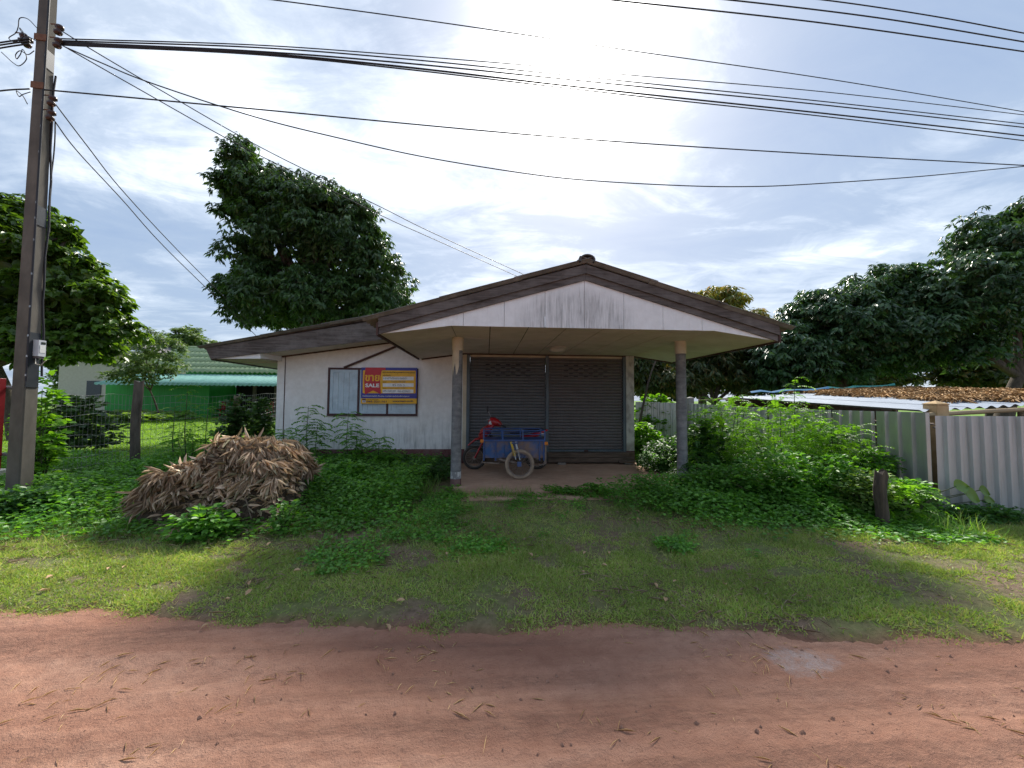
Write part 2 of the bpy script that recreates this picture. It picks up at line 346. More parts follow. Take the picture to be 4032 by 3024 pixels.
def m_gable():
    t = NT('gable_board'); t.set(.85, 0, .25); v = t.coord('World'); fine = t.noise(v, 7, 6, .6); streak = t.noise(t.coord('World', (9, 1, .8)), 2.4, 7, .65); fs = t.noise(t.coord('World', (26, 1, 1.6)), 2.4, 6, .6)
    c = t.ramp(fine, [(.3, (.70, .71, .705)), (.7, (.80, .81, .81))])
    sp = t.n('ShaderNodeSeparateXYZ'); t.l(t.n('ShaderNodeNewGeometry').outputs['Position'], sp.inputs[0])
    dx = t.math('DIVIDE', t.math('SUBTRACT', sp.outputs[0], 1.45), 1.05); dz = t.math('DIVIDE', t.math('SUBTRACT', sp.outputs[2], 2.84), .62)
    m = t.math('SUBTRACT', 1.0, t.math('ADD', t.math('MULTIPLY', dx, dx), t.math('MULTIPLY', dz, dz)), True)
    k = t.math('MULTIPLY', t.math('MULTIPLY', m, 1.9, True), t.ramp(streak, [(.36, .12), (.70, 1.0)])); k = t.math('MULTIPLY', k, t.ramp(fs, [(.35, .45), (.65, 1.0)]))
    c = t.mix(t.math('MULTIPLY', k, .8), c, (.12, .122, .12)); c = t.mix(t.math('MULTIPLY', t.ramp(streak, [(.56, 0.0), (.72, .5)]), .5), c, (.42, .42, .40))
    t.color(c); t.bump(fine, .12, .004); return t.m
mw = m_wall(); mg = m_gable()
m_soff = M('soffit_board', (.60, .525, .50), (.68, .61, .59), scale=2.5, rough=.9, bump=.1, dirt=(.46, .42, .38), dirt_amt=.4, dscale=1.2, kind='World')
m_joint = M('soffit_joint', (.05, .04, .035), (.07, .06, .05), rough=.9, bump=0)
m_plinth = M('maroon_paint', (.105, .034, .034), (.165, .062, .058), scale=4, rough=.8, bump=.3, dirt=(.22, .17, .15), dirt_amt=.45, dscale=3.5, kind='World')
m_conc = M('column_cement', (.115, .118, .120), (.195, .198, .200), scale=5, stretch=(1, 1, 3), rough=.88, bump=.4, dirt=(.42, .41, .38), dirt_amt=.12, dscale=4.0)
m_cream = M('cream_paint', (.50, .43, .31), (.60, .54, .41), scale=5, rough=.85, bump=.2)
m_sheet = M('roof_fibre_cement', (.14, .14, .135), (.26, .26, .25), scale=4, rough=.9, bump=.3, dirt=(.09, .09, .085), dirt_amt=.5, kind='World')
house = thing('house', 'low white rendered house with a gabled porch and weathered brown fascia', 'house', (-1, 9.6, 0))
def slopeL(x): return 0
# slab of the porch
t = NT('porch_screed'); t.set(.9, 0, .25); v = t.coord('World'); a_ = t.noise(v, 1.3, 8, .65); b_ = t.noise(t.coord('World', (1, 3, 1)), 5, 8, .7)
c_ = t.ramp(a_, [(.3, (.38, .235, .16)), (.55, (.48, .31, .215)), (.75, (.55, .40, .30))]); c_ = t.mix(t.ramp(b_, [(.32, .6), (.5, 0.0)]), c_, (.22, .14, .10)); t.color(c_); t.bump(b_, .3, .01)
MATS['porch_screed'] = t.m
sb = MB(); n = 26; fr = []
for i in range(n+1):
    x = -.62+(3.86+.62)*i/n; fr.append((x, 6.72+.03*math.sin(i*1.7)+random.uniform(-.03, .03)))
poly = fr+[(3.86, 9.75), (-.62, 9.75)]; k = len(poly)
sb.add([(x, y, 0) for x, y in poly]+[(x, y-.01, -.16) for x, y in poly], [tuple(range(k))]+[(i, i+k, (i+1) % k+k, (i+1) % k) for i in range(k)])
sb.build('porch_slab', MATS['porch_screed'], house)
lp = MB(); lp.box(-.9, 3.2, 6.30, 6.70, -.16, -.052); lp.build('porch_step', MATS['porch_screed'], house)

# walls: left front, sides, back
WLx = at_y(1090, 1600, YW).x; DLx = at_y(1838, 1600, YW).x; MUx = at_y(2154, 1600, YW).x; DRx = at_y(2463, 1600, YW).x; PRx = at_y(2493, 1600, YW).x
fb = [at_y(px, py, YM) for px, py in ((833, 1415), (1521, 1328))]; ft = [at_y(px, py, YM) for px, py in ((813, 1371), (1448, 1260))]
def lineat(p, q, x): return p.z+(q.z-p.z)*(x-p.x)/(q.x-p.x)
RMX = -1.1
mtop = lambda x: lineat(ft[0], ft[1], x) if x <= RMX else lineat(ft[0], ft[1], 2*RMX-x)
mbot = lambda x: lineat(fb[0], fb[1], x) if x <= RMX else lineat(fb[0], fb[1], 2*RMX-x)
EBZ = at_y(1025, 1412, YM).z
wp = MB(); wp.prism([(WLx, -.15), (DLx, -.15), (DLx, mbot(DLx)+.03), (RMX, mbot(RMX)+.03), (WLx, mbot(WLx)+.03)], YW, YW+.12); wp.build('wall', mw, house)
YB = 15.8
for x0, x1 in ((WLx, WLx+.12), (PRx-.12, PRx)):
    b = MB(); b.box(x0, x1, YW+.125, YB, -.1, mbot(x0)+.03); b.build('wall', mw, house)
b = MB(); b.prism([(WLx, -.1), (PRx, -.1), (PRx, 2.6), (RMX, mbot(RMX)), (WLx, 2.6)], YB+.002, YB+.12); b.build('wall', mw, house)
b = MB(); b.box(DLx+.002, PRx, YW+.02, YW+.12, 2.69, 3.0); b.build('lintel', m_cream, house)
b = MB(); b.box(WLx-.004, WLx+.165, YW-.022, YW-.002, .352, EBZ+.1); b.build('corner_pilaster', mw, house)
b = MB(); b.box(WLx+.167, WLx+.179, YW-.012, YW-.001, .6, 2.70); b.build('dark_strip', m_trim, house)  # thin dark strip right of the pilaster
# plinth with a ragged lower edge
b = MB(); xs = np.linspace(WLx-.01, DLx-.05, 40); top = [(x, .352) for x in xs[::-1]]; bot = [(x, -.12) for x in xs]; b.prism(bot+top, YW-.03, YW-.0005); b.build('plinth', m_plinth, house)
# dark trim where soffit meets the wall, oblique batten
def slab(mb, p, q, w, d):      # thin bar between two points of the facade, in the x-z plane
    p = Vector(p); q = Vector(q); t_ = (q-p).normalized(); nrm_ = Vector((-t_.z, 0, t_.x))*(w/2)
    P = [p-nrm_, q-nrm_, q+nrm_, p+nrm_]; y0 = p.y; return mb.hexa([(a.x, y0, a.z) for a in P[:2]]+[(a.x, y0+d, a.z) for a in P[1::-1]]+[(a.x, y0, a.z) for a in (P[3], P[2])]+[(a.x, y0+d, a.z) for a in (P[2], P[3])])
b = MB(); slab(b, (WLx+.10, YW-.05, mbot(WLx+.1)-.01), (XL+.3, YW-.05, mbot(XL+.3)-.01), .035, .045); b.build('wall_trim', m_trim, house)
pA = at_y(1353, 1447, YW-.07); pB = at_y(1573, 1358, YW-.07); b = MB(); slab(b, pA, pB, .045, .05); b.build('batten', m_trim, house)
# ---- main roof edge on the left: fascia, boxed eave, soffit
b = MB(); xl = ft[0].x; x2 = -.9
b.hexa([(fb[0].x, YM-.03, fb[0].z), (x2, YM-.03, mbot(x2)), (x2, YM, mbot(x2)), (fb[0].x, YM, fb[0].z), (xl, YM-.03, ft[0].z), (x2, YM-.03, mtop(x2)), (x2, YM, mtop(x2)), (xl, YM, ft[0].z)]); b.build('barge_board', m_wood, house)
b = MB(); b.box(fb[0].x-.02, fb[0].x+.012, YM+.002, YB+.6, fb[0].z-.02, ft[0].z-.01); b.build('eave_board', m_wood, house)
bx = at_y(1025, 1400, YM).x; ex = fb[0].x+.014
b = MB(); b.prism([(ex, EBZ-.02+.0), (bx, EBZ), (bx, mbot(bx)-.002), (ex, mbot(ex)-.002)], YM+.002, YM+.012); b.build('eave_panel', mg, house)
b = MB(); b.hexa([(ex, YM+.014, EBZ-.02), (bx, YM+.014, EBZ), (WLx, YW, EBZ), (ex, YW, EBZ-.02), (ex, YM+.014, EBZ-.01), (bx, YM+.014, EBZ+.01), (WLx, YW, EBZ+.01), (ex, YW, EBZ-.01)]); b.build('soffit_panel', m_soff, house)
b = MB(); b.box(ex, WLx-.002, YW+.002, YB+.5, EBZ-.02, EBZ-.01); b.build('soffit_panel', m_soff, house)
b = MB(); b.hexa([(bx-.006, YM+.014, EBZ+.012), (bx, YM+.014, EBZ+.012), (WLx+.10, YW-.024, EBZ+.012), (WLx+.094, YW-.024, EBZ+.012), (bx-.006, YM+.014, mbot(bx)), (bx, YM+.014, mbot(bx)), (WLx+.10, YW-.024, mbot(WLx)+.01), (WLx+.094, YW-.024, mbot(WLx)+.01)]); b.build('eave_panel', mg, house)
xs_ = np.linspace(bx+.006, XL+1.0, 4)
for i in range(3):
    x0, x1 = xs_[i], xs_[i+1]-.006; b = MB()
    b.hexa([(x0, YM+.003, mbot(x0)+.002), (x1, YM+.003, mbot(x1)+.002), (x1, YW-.002, mbot(x1)+.002), (x0, YW-.002, mbot(x0)+.002), (x0, YM+.003, mbot(x0)+.012), (x1, YM+.003, mbot(x1)+.012), (x1, YW-.002, mbot(x1)+.012), (x0, YW-.002, mbot(x0)+.012)]); b.build('soffit_panel', m_soff, house)
# ---- porch gable: panels, barge boards
kL = (G_Z-E_Z)/(XRID-XL); kR = (G_Z-E_Z)/(XR-XRID)
wtop = lambda x: G_Z-kL*(XRID-x) if x < XRID else G_Z-kR*(x-XRID)
def wbot(x):
    if x < XA: return E_Z+(S_Z-E_Z)*(x-XL)/(XA-XL)
    if x > XB: return E_Z+(S_Z-E_Z)*(XR-x)/(XR-XB)
    return S_Z
cuts = [XL]+[at_y(px, 1290, YG).x for px in (1824, 1985, 2146)]+[XRID-.01]+[at_y(px, 1290, YG).x for px in (2457, 2611, 2765)]+[XR]
for a, c in zip(cuts[:-1], cuts[1:]):
    a2, c2 = a+.003, c-.003; mids = [x for x in (XA, XB) if a2 < x < c2]; tm = [x for x in (XRID,) if a2 < x < c2]
    pl = [(a2, wbot(a2)+.001)]+[(x, wbot(x)+.001) for x in mids]+[(c2, wbot(c2)+.001), (c2, wtop(c2))]+[(x, wtop(x)) for x in tm]+[(a2, wtop(a2))]
    b = MB(); b.prism(pl, YG, YG+.012); b.build('gable_panel', mg, house)
aT = at_y(2307, 1041, YG-.06); rT = at_y(3070, 1296, YG-.06); lT = at_y(1491, 1266, YG-.06)
hb = aT.z-G_Z
for sgn, xe in ((-1, XL-.05), (1, XR+.05)):
    ye = (lambda x: wtop(x)); zt = lambda x: wtop(x)+hb
    zl = lambda x: wtop(x)+.105
    for nm, f0, f1, y0, y1 in (('barge_board', zl, zt, YG-.062, YG-.030), ('barge_board', wtop, lambda x: zl(x)+.004, YG-.030+.001, YG-.002)):
        xa_, xb_ = (xe, XRID-.002) if sgn < 0 else (XRID+.002, xe)
        b = MB(); b.hexa([(xa_, y0, f0(xa_)), (xb_, y0, f0(xb_)), (xb_, y1, f0(xb_)), (xa_, y1, f0(xa_)), (xa_, y0, f1(xa_)), (xb_, y0, f1(xb_)), (xb_, y1, f1(xb_)), (xa_, y1, f1(xa_))]); b.build(nm, m_wood, house)
    xo = xe+sgn*.004; b = MB(); b.box(min(xo, xo+sgn*.03), max(xo, xo+sgn*.03), YG-.05, YW-.05, E_Z-.035, E_Z+.17); b.build('eave_board', m_trim, house)
# porch soffit panels with open joints, joint strips above
ycut = [YG+.014, YC+.04, 8.39, YW-.004]; xcut = list(np.linspace(XA, XB, 8))
b = MB(); b.box(XA+.002, XB-.002, YG+.02, YW-.006, S_Z+.012, S_Z+.018); b.build('soffit_backing', m_joint, house)
for j in range(3):
    for i in range(7):
        b = MB(); b.box(xcut[i]+.008, xcut[i+1]-.008, ycut[j]+.006, ycut[j+1]-.006, S_Z+random.uniform(0, .002), S_Z+.010); b.build('soffit_panel', m_soff, house)
    for x0, x1 in ((XL-.04, XA), (XB, XR+.04)):
        z0, z1 = (E_Z-.005, S_Z) if x0 < XA-.1 else (S_Z, E_Z-.005); b = MB(); y0, y1 = ycut[j]+.002, ycut[j+1]-.002
        b.hexa([(x0, y0, z0), (x1-.003, y0, z1), (x1-.003, y1, z1), (x0, y1, z0), (x0, y0, z0+.01), (x1-.003, y0, z1+.01), (x1-.003, y1, z1+.01), (x0, y1, z0+.01)]); b.build('soffit_panel', m_soff, house)
b = MB(); b.box(XA, XB, YW-.035, YW-.006, S_Z-.03, S_Z-.001); b.build('soffit_trim', m_trim, house)
for (xa_, za_, xb_, zb_) in ((XL, E_Z-.02, XA, S_Z-.016), (XB, S_Z-.016, XR, E_Z-.02)):
    b = MB(); slab(b, (xa_, YW-.04, za_), (xb_, YW-.04, zb_), .03, .03); b.build('soffit_trim', m_trim, house)
# ceiling lamp
pl = on_z(2192, 1369, S_Z); lamp_m = flat('lamp_metal', (.42, .40, .36), .5)
lm = MB(); rings = [[(pl.x+r*math.cos(2*math.pi*j/24), pl.y+r*math.sin(2*math.pi*j/24), z) for j in range(24)] for r, z in ((.235, S_Z-.002), (.245, S_Z-.02), (.20, S_Z-.045))]; lm.loft(rings); lo = lm.build('ceiling_lamp', lamp_m, house)
lm = MB(); rings = [[(pl.x+r*math.cos(2*math.pi*j/24), pl.y+r*math.sin(2*math.pi*j/24), z) for j in range(24)] for r, z in ((.195, S_Z-.046), (.16, S_Z-.085), (.08, S_Z-.11), (.015, S_Z-.115))]; lm.loft(rings); lm.build('lamp_shade', flat('lamp_glass', (.55, .53, .48), .25), lo)
# columns
XC1, XC2 = at_y(1799, 1600, YC).x, at_y(2683, 1600, YC).x
for xc, lean in ((XC1, .0), (XC2, .0)):
    ptb, ptt = at_y(1794 if xc < 1 else 2688, 1900, YC).x, at_y(1803 if xc < 1 else 2679, 1345, YC).x
    def cyl(z0, z1, r0, r1, n=28, jit=0):
        b = MB(); P = []
        k = 10
        for i in range(k+1):
            z = z0+(z1-z0)*i/k; u = z/S_Z; c = ptb+(ptt-ptb)*u; r = r0+(r1-r0)*i/k
            P.append([(c+(r+random.uniform(-jit, jit))*math.cos(2*math.pi*j/n), YC+(r+random.uniform(-jit, jit))*math.sin(2*math.pi*j/n), z) for j in range(n)])
        return b.loft(P)
    col = cyl(.13, 2.52, .098, .094, jit=.0012).build('column', m_conc, house)
    cyl(-.12, .128, .101, .101).build('column_foot', m_plinth, col)
    cyl(2.523, S_Z-.001, .106, .108).build('column_head', m_cream, col)
    cyl(.132, .26, .0996, .0992, jit=.0008).build('paint_band', M('flaked_white', (.52, .52, .50), (.20, .20, .20), scale=16, stretch=(1, 1, .5), rough=.9, lo=.42, hi=.56), col)
    if xc < 1:
        b = MB(); ang = [math.pi*(1.06+.55*q/7) for q in range(8)]; rows = 9; PP = []
        for i in range(rows):
            z = 2.15+.372*i/(rows-1); P_ = []
            for q, a in enumerate(ang):
                cx = ptb+(ptt-ptb)*z/S_Z; wob = (.10*math.sin(q*2.1)+.05*math.sin(q*5))*(1-i/(rows-1)); z2 = z+wob; P_.append((cx+.1005*math.cos(a), YC+.1005*math.sin(a), min(z2, 2.522)))
            PP.append(P_)
        b.add([p for r in PP for p in r], [(i*8+j, i*8+j+1, (i+1)*8+j+1, (i+1)*8+j) for i in range(rows-1) for j in range(7)], True); b.build('old_paint_patch', m_cream, col)
# pillar right of shutters, frame posts
m_post = M('blue_grey_steel', (.075, .10, .115), (.12, .145, .16), scale=6, stretch=(1, 1, .4), rough=.6, bump=.1)
m_pillar = M('patched_pillar', (.30, .28, .25), (.50, .48, .44), scale=7, stretch=(1, 1, .6), rough=.9, bump=.4, lo=.4, hi=.56)
b = MB(); b.bevbox(DRx, PRx+.003, YW-.06, YW+.13, .30, 2.765, .008); b.build('pillar', m_pillar, house)
b = MB(); b.bevbox(DRx-.004, PRx+.006, YW-.066, YW+.13, -.05, .298, .008); b.build('pillar_foot', m_plinth, house)
pw = (at_y(2166, 1600, YW).x-at_y(2144, 1600, YW).x)/2
for c in (DLx+.03, MUx, DRx-.035): b = MB(); b.box(c-pw*.55, c+pw*.55, YW-.045, YW+.02, .28, 2.735); b.build('shutter_post', m_post, house)
b = MB(); b.box(at_y(1822, 1600, YW).x, DLx-.002, YW-.03, YW-.003, .354, 2.74); b.build('door_jamb', m_cream, house)
# roller shutters
def m_shutter(nm, c1, c2):
    t = NT(nm); t.set(.55, .35, .4); n_ = t.noise(t.coord('World', (.8, 1, 3)), 3, 8, .7); f_ = t.noise(t.coord('World', (14, 1, 1)), 3, 5, .6); c = t.ramp(n_, [(.3, c1), (.7, c2)]); c = t.mix(t.ramp(f_, [(.5, 0.0), (.75, .5)]), c, (.10, .075, .055)); t.color(c); return t.m
ms1 = m_shutter('shutter_steel', (.125, .13, .135), (.165, .17, .175)); ms2 = m_shutter('shutter_steel_dust_flare', (.135, .125, .122), (.175, .16, .155))  # right shutter's brown tint: slight dust, plus reddish lens flare put into colour
for x0, x1, ms, nm in ((DLx+.03+pw*.55, MUx-pw*.55, ms1, 0), (MUx+pw*.55, DRx-.035-pw*.55, ms2, 1)):
    z0, z1 = .335, 2.715; cnt = 31; ph = (z1-z0)/cnt; cx = (x0+x1)/2; wd = (x1-x0)/2-.003
    sh = MB((cx, YW+.045, z0)); sh.box(x0+.003, x1-.003, YW+.035, YW+.05, z0, z1); sh = sh.build('roller_shutter', ms, house)
    prof = [(0, 0), (-.018, .010), (-.024, .030), (-.018, .052), (-.003, .058), (-.012, .066), (-.004, ph)]
    s0 = MB(); P = [(-wd, y, z) for y, z in prof]+[(wd, y, z) for y, z in prof]; k = len(prof); s0.add(P, [(i, i+k, i+k+1, i+1) for i in range(k-1)], False); sm_ = s0.mesh('slat'); sm_.materials.append(ms)
    for i in range(cnt):
        o = link('slat', sm_, None, sh); o.location = (0, -.012, i*ph)
    vm = MB().bevbox(-.055, .055, -.006, 0, -.009, .009, .004).mesh('vent_slot'); vm.materials.append(flat('slot_dark', (.012, .012, .014), .8))
    for r, zrow in enumerate((2.50, 2.425, 2.36, 2.285, 2.215)):
        for q in range(5 if r % 2 == 0 else 4):
            o = link('vent_slot', vm, None, sh); o.location = (-.52+.26*q+(.13 if r % 2 else 0), -.037, zrow-z0)
    b = MB(); b.box(x0+.003, x1-.003, YW-.002, YW+.03, .282, .332); b.build('bottom_bar', m_post, sh)
    b = MB(); b.box(cx-.05, cx+.05, YW-.03, YW-.004, .286, .325); b.tube([(cx-.03, YW-.035, .29), (cx-.03, YW-.05, .25), (cx+.03, YW-.05, .25), (cx+.03, YW-.035, .29)], .008, 6); b.build('padlock_hasp', m_trim, sh)
# threshold planks and bricks
m_plank = M('old_plank', (.075, .052, .038), (.16, .115, .085), scale=4, stretch=(.7, 6, 6), rough=.9, bump=.6)
for p0, p1, z0, z1, yy in ((2150, 2478, .155, .270, YW-.19), (2150, 2500, .045, .150, YW-.24)):
    b = MB(); b.bevbox(at_y(p0, 1800, yy).x, at_y(p1, 1800, yy).x, yy, yy+.10, z0, z1, .006); b.build('threshold_plank', m_plank, house)
b = MB(); b.box(DLx, PRx, YW-.085, YW+.0, .0, .278); b.build('threshold', m_plank, house)
m_brick = M('grey_block', (.22, .19, .165), (.30, .27, .24), rough=.95, bump=.5, scale=20)
for px in (2212, 2475): c = at_y(px, 1820, YW-.28).x; b = MB(); b.bevbox(c-.10, c+.10, YW-.31, YW-.15, .001, .043, .005); b.build('brick', m_brick, house)
b = MB(); b.bevbox(at_y(2440, 1822, YW-.36).x, at_y(2530, 1822, YW-.36).x, YW-.36, YW-.26, .05, .085, .004); b.build('threshold_plank', m_plank, house)
# window: frame, three shutters of boards
YWn = YW-.035; wl, wr = at_y(1292, 1447, YWn), at_y(1643, 1636, YWn); m_frame = M('maroon_frame', (.055, .026, .028), (.085, .045, .045), scale=9, rough=.7, bump=.3)
wx0, wx1, wz1, wz0 = wl.x, wr.x, wl.z, at_y(1291, 1636, YWn).z; fw = .045
b = MB(); b.box(wx0, wx1, YWn, YW-.001, wz1-fw, wz1); b.box(wx0, wx1, YWn-.012, YW-.001, wz0-.01, wz0+fw)
mul = [at_y(1411, 1540, YWn).x, at_y(1525, 1540, YWn).x]
for xx in [wx0+fw/2]+mul+[wx1-fw/2]: b.box(xx-fw/2, xx+fw/2, YWn+.001, YW-.0015, wz0+fw-.001, wz1-fw+.001)
b.build('window_frame', m_frame, house)
m_blue = M('pale_blue_paint', (.42, .53, .60), (.50, .60, .66), scale=5, stretch=(3, 1, .7), rough=.6, bump=.25, dirt=(.30, .36, .40), dirt_amt=.3, dscale=4, kind='World')
edges = [wx0+fw]+[m for m in mul for _ in (0, 1)]+[wx1-fw]
edges = [wx0+fw, mul[0]-fw/2, mul[0]+fw/2, mul[1]-fw/2, mul[1]+fw/2, wx1-fw]
for i in range(3):
    x0, x1 = edges[2*i]+.006, edges[2*i+1]-.006; z0, z1 = wz0+fw+.006, wz1-fw-.006; st = .07; yb = YW-.022
    b = MB(); b.box(x0, x0+st, yb, YW-.002, z0, z1); b.box(x1-st, x1, yb, YW-.002, z0, z1); b.box(x0+st, x1-st, yb+.001, YW-.002, z0, z0+st*1.1); b.box(x0+st, x1-st, yb+.001, YW-.002, z1-st, z1)
    wsh = b.build('window_shutter', m_blue, house); nb = 4; bw = (x1-x0-2*st)/nb
    for q in range(nb): b = MB(); b.bevbox(x0+st+q*bw+.003, x0+st+(q+1)*bw-.003, yb+.008, YW-.003, z0+st*1.1+.003, z1-st-.003, .003); b.build('board', m_blue, wsh)
# roofs of overlapping corrugated sheets
def sheetmesh(L, Wy, amp=.022, per=.177):
    n = int(Wy/per*8); V = []; F = []
    for i in range(n+1):
        y = Wy*i/n; z = amp*math.cos(2*math.pi*y/per)
        V += [(0, y, z), (L, y, z), (0, y, z-.007), (L, y, z-.007)]
    for i in range(n): a = 4*i; F += [(a, a+1, a+5, a+4), (a+2, a+6, a+7, a+3), (a, a+4, a+6, a+2), (a+1, a+3, a+7, a+5)]
    F += [(0, 2, 3, 1), (4*n, 4*n+1, 4*n+3, 4*n+2)]
    me = bpy.data.meshes.new('roof_sheet'); me.from_pydata(V, [], F); me.materials.append(m_sheet); return me
def roof(xr, zr, xe, ze, y0, y1, rows, cols):
    Lt = math.hypot(xe-xr, ze-zr); L = Lt/rows+.13; Wy = (y1-y0)/cols; me = sheetmesh(L, Wy); ang = math.atan2(zr-ze, abs(xr-xe)); hl = wloc(house)
    for r in range(rows):
        u = 1-r/rows     # from the eave up; upper rows lie on top of lower ones
        px_ = xr+(xe-xr)*u; pz = zr+(ze-zr)*u
        for c in range(cols):
            o = link('roof_sheet', me, None, house); sg = 1 if xe < xr else -1
            lift = .030+.026*(0)+.004*random.random()
            o.rotation_euler = (0, -ang, 0) if sg > 0 else (0, -(math.pi-ang), 0)
            if sg < 0: o.scale = (1, 1, -1)
            o.location = Vector((px_, y0+c*Wy, pz+lift+.012*r)) - hl
apz = aT.z
roof(XRID, apz+.0, XL-.28, wtop(XL)+hb-.26*kL*1.0+.0, YG-.13, YW+.2, 3, 4)
roof(XRID, apz+.0, XR+.28, wtop(XR)+hb-.26*kR*1.0, YG-.13, YW+.2, 3, 4)
zm = mtop(RMX)
roof(RMX, zm, ft[0].x-.12, mtop(ft[0].x-.12), YM-.12, YB+.7, 4, 6)
roof(RMX, zm, PRx+.5, 2.84, YW+.22, YB+.7, 4, 5)
m_ridge = M('ridge_tile', (.055, .055, .058), (.10, .10, .10), rough=.85, bump=.3)
for j in range(5):
    y0 = YG-.16+j*.76; b = MB(); R_ = .095; P = []
    for y in (y0, y0+.80):
        rr = R_-(.008 if y > y0 else 0); P.append([(XRID+s_*rr*1.35*math.sin(a), y, apz+.045+rr*(math.cos(a))*.95) for s_, a in [(1 if q >= 0 else -1, abs(q)/6*math.pi*.62) for q in range(-6, 7)]]+[(XRID+s_*(rr-.018)*1.35*math.sin(a), y, apz+.045+(rr-.018)*(math.cos(a))*.95) for s_, a in [(1 if q >= 0 else -1, abs(q)/6*math.pi*.62) for q in range(6, -7, -1)]])
    b.loft(P); b.build('ridge_tile', m_ridge, house)

# ------------------------------------------------------------------ for-sale sign
YS = YW-.075
def sg(cx, cy):      # pixel of the enlarged sign crop -> point on the facade
    return at_y(1250+cx*.21248, 1380+cy*.21248, YS)
sign = thing('sale_sign', 'blue and yellow printed sale sign with a red ribbon, fixed over the window', 'sign', sg(1320, 985))
def spoly(pts, lay, name, mat, parent=None, th=.003):
    b = MB(); P = [sg(*p) for p in pts]; b.prism([(p.x, p.z) for p in P[::-1]], YS-lay*.0022-th, YS-lay*.0022+.0); return b.build(name, mat, parent or sign)
sblue = flat('sign_blue', (.035, .045, .29), .4); syel = flat('sign_yellow', (.78, .42, .018), .4); sred = flat('sign_red', (.50, .018, .03), .4); swht = flat('sign_white', (.80, .80, .78), .45); sink = flat('sign_ink', (.05, .03, .02), .6); spen = flat('pencil_grey', (.16, .16, .18), .7); sbr = flat('logo_brown', (.13, .07, .06), .5)
spoly([(820, 315), (1850, 322), (1840, 886), (808, 884)], 0, 'board', sblue, th=.012)
spoly([(807, 888), (1840, 890), (1838, 986), (803, 986)], 0, 'phone_strip', syel, th=.014)
spoly([(860, 366), (1815, 374), (1826, 386), (1820, 785), (1810, 796), (850, 794), (840, 782), (846, 380)], 6, 'yellow_panel', syel)
spoly([(897, 316), (1262, 318), (1270, 358), (1220, 366), (1195, 378), (1172, 480), (1166, 560), (1170, 680), (1182, 812), (1035, 740), (884, 816), (876, 700), (872, 560), (878, 440), (890, 380)], 8, 'ribbon', sred)
for bx_ in ((1215, 486, 1785, 553), (1215, 608, 1785, 674), (1210, 723, 1780, 789)): spoly([(bx_[0], bx_[1]), (bx_[2], bx_[1]), (bx_[2], bx_[3]), (bx_[0], bx_[3])], 8, 'text_field', swht)
spoly([(835, 894), (900, 894), (900, 927), (835, 927)], 8, 'logo', sbr); spoly([(835, 928), (900, 928), (900, 962), (835, 962)], 8, 'logo', swht)
def stext(body, x0, y0, x1, y1, mat, lay, bold=0.0):
    cu = bpy.data.curves.new('lettering', 'FONT'); cu.body = body; cu.size = 1; cu.offset = bold; cu.resolution_u = 3
    o = bpy.data.objects.new('lettering', cu); COL.objects.link(o); bpy.context.view_layer.update()
    me = bpy.data.meshes.new_from_object(o.evaluated_get(bpy.context.evaluated_depsgraph_get())); bpy.data.objects.remove(o)
    if not len(me.vertices): return
    V = np.empty(len(me.vertices)*3, np.float32); me.vertices.foreach_get('co', V); V = V.reshape(-1, 3); lo, hi = V.min(0), V.max(0)
    a, c = sg(x0, y0), sg(x1, y1); org = wloc(sign)
    X = a.x+(V[:, 0]-lo[0])/(hi[0]-lo[0])*(c.x-a.x); Z = c.z+(V[:, 1]-lo[1])/(hi[1]-lo[1])*(a.z-c.z)
    me.vertices.foreach_set('co', np.stack([X-org.x, np.full(len(X), YS-lay*.0022-.003-org.y), Z-org.z], 1).astype(np.float32).ravel()); me.update(); me.materials.clear()
    link('lettering', me, mat, sign)
stext('ขาย', 890, 452, 1156, 572, syel, 10, .03); stext('SALE', 893, 612, 1150, 684, swht, 10, .035)
stext('บริษัทบริหารสินทรัพย์ กรุงเทพพาณิชย์ จำกัด (มหาชน)', 1213, 388, 1812, 434, sink, 8, .008); stext('รหัสทรัพย์สิน', 1215, 446, 1368, 480, sink, 8)
stext('HNPNSH0100001', 1228, 497, 1662, 537, spen, 10); stext('เนื้อที่', 1216, 564, 1280, 600, sink, 8); stext('โฉนด 25168', 1372, 562, 1635, 596, spen, 8)
stext('45 ตร.ว', 1390, 618, 1615, 662, spen, 10); stext('ติดต่อ', 1214, 684, 1282, 714, sink, 8); stext('คุณชัยภัทร (เจ้าหน้าที่)', 1300, 680, 1620, 716, spen, 8)
stext('099-7045109   062-6359632', 1218, 734, 1722, 776, spen, 10)
stext('ทรัพย์สินของทางบริษัท ห้ามบุกรุก หากฝ่าฝืนจะถูกดำเนินคดีตามกฎหมาย', 838, 826, 1702, 868, swht, 7, .01)
stext('BAM', 842, 934, 894, 954, sblue, 10, .01); stext('สาขาอุบลราชธานี', 914, 898, 1130, 924, sink, 8); stext('045-321-161', 914, 926, 1284, 966, sbr, 8, .03); stext('www.bam.co.th', 1396, 918, 1774, 956, sbr, 8, .025)

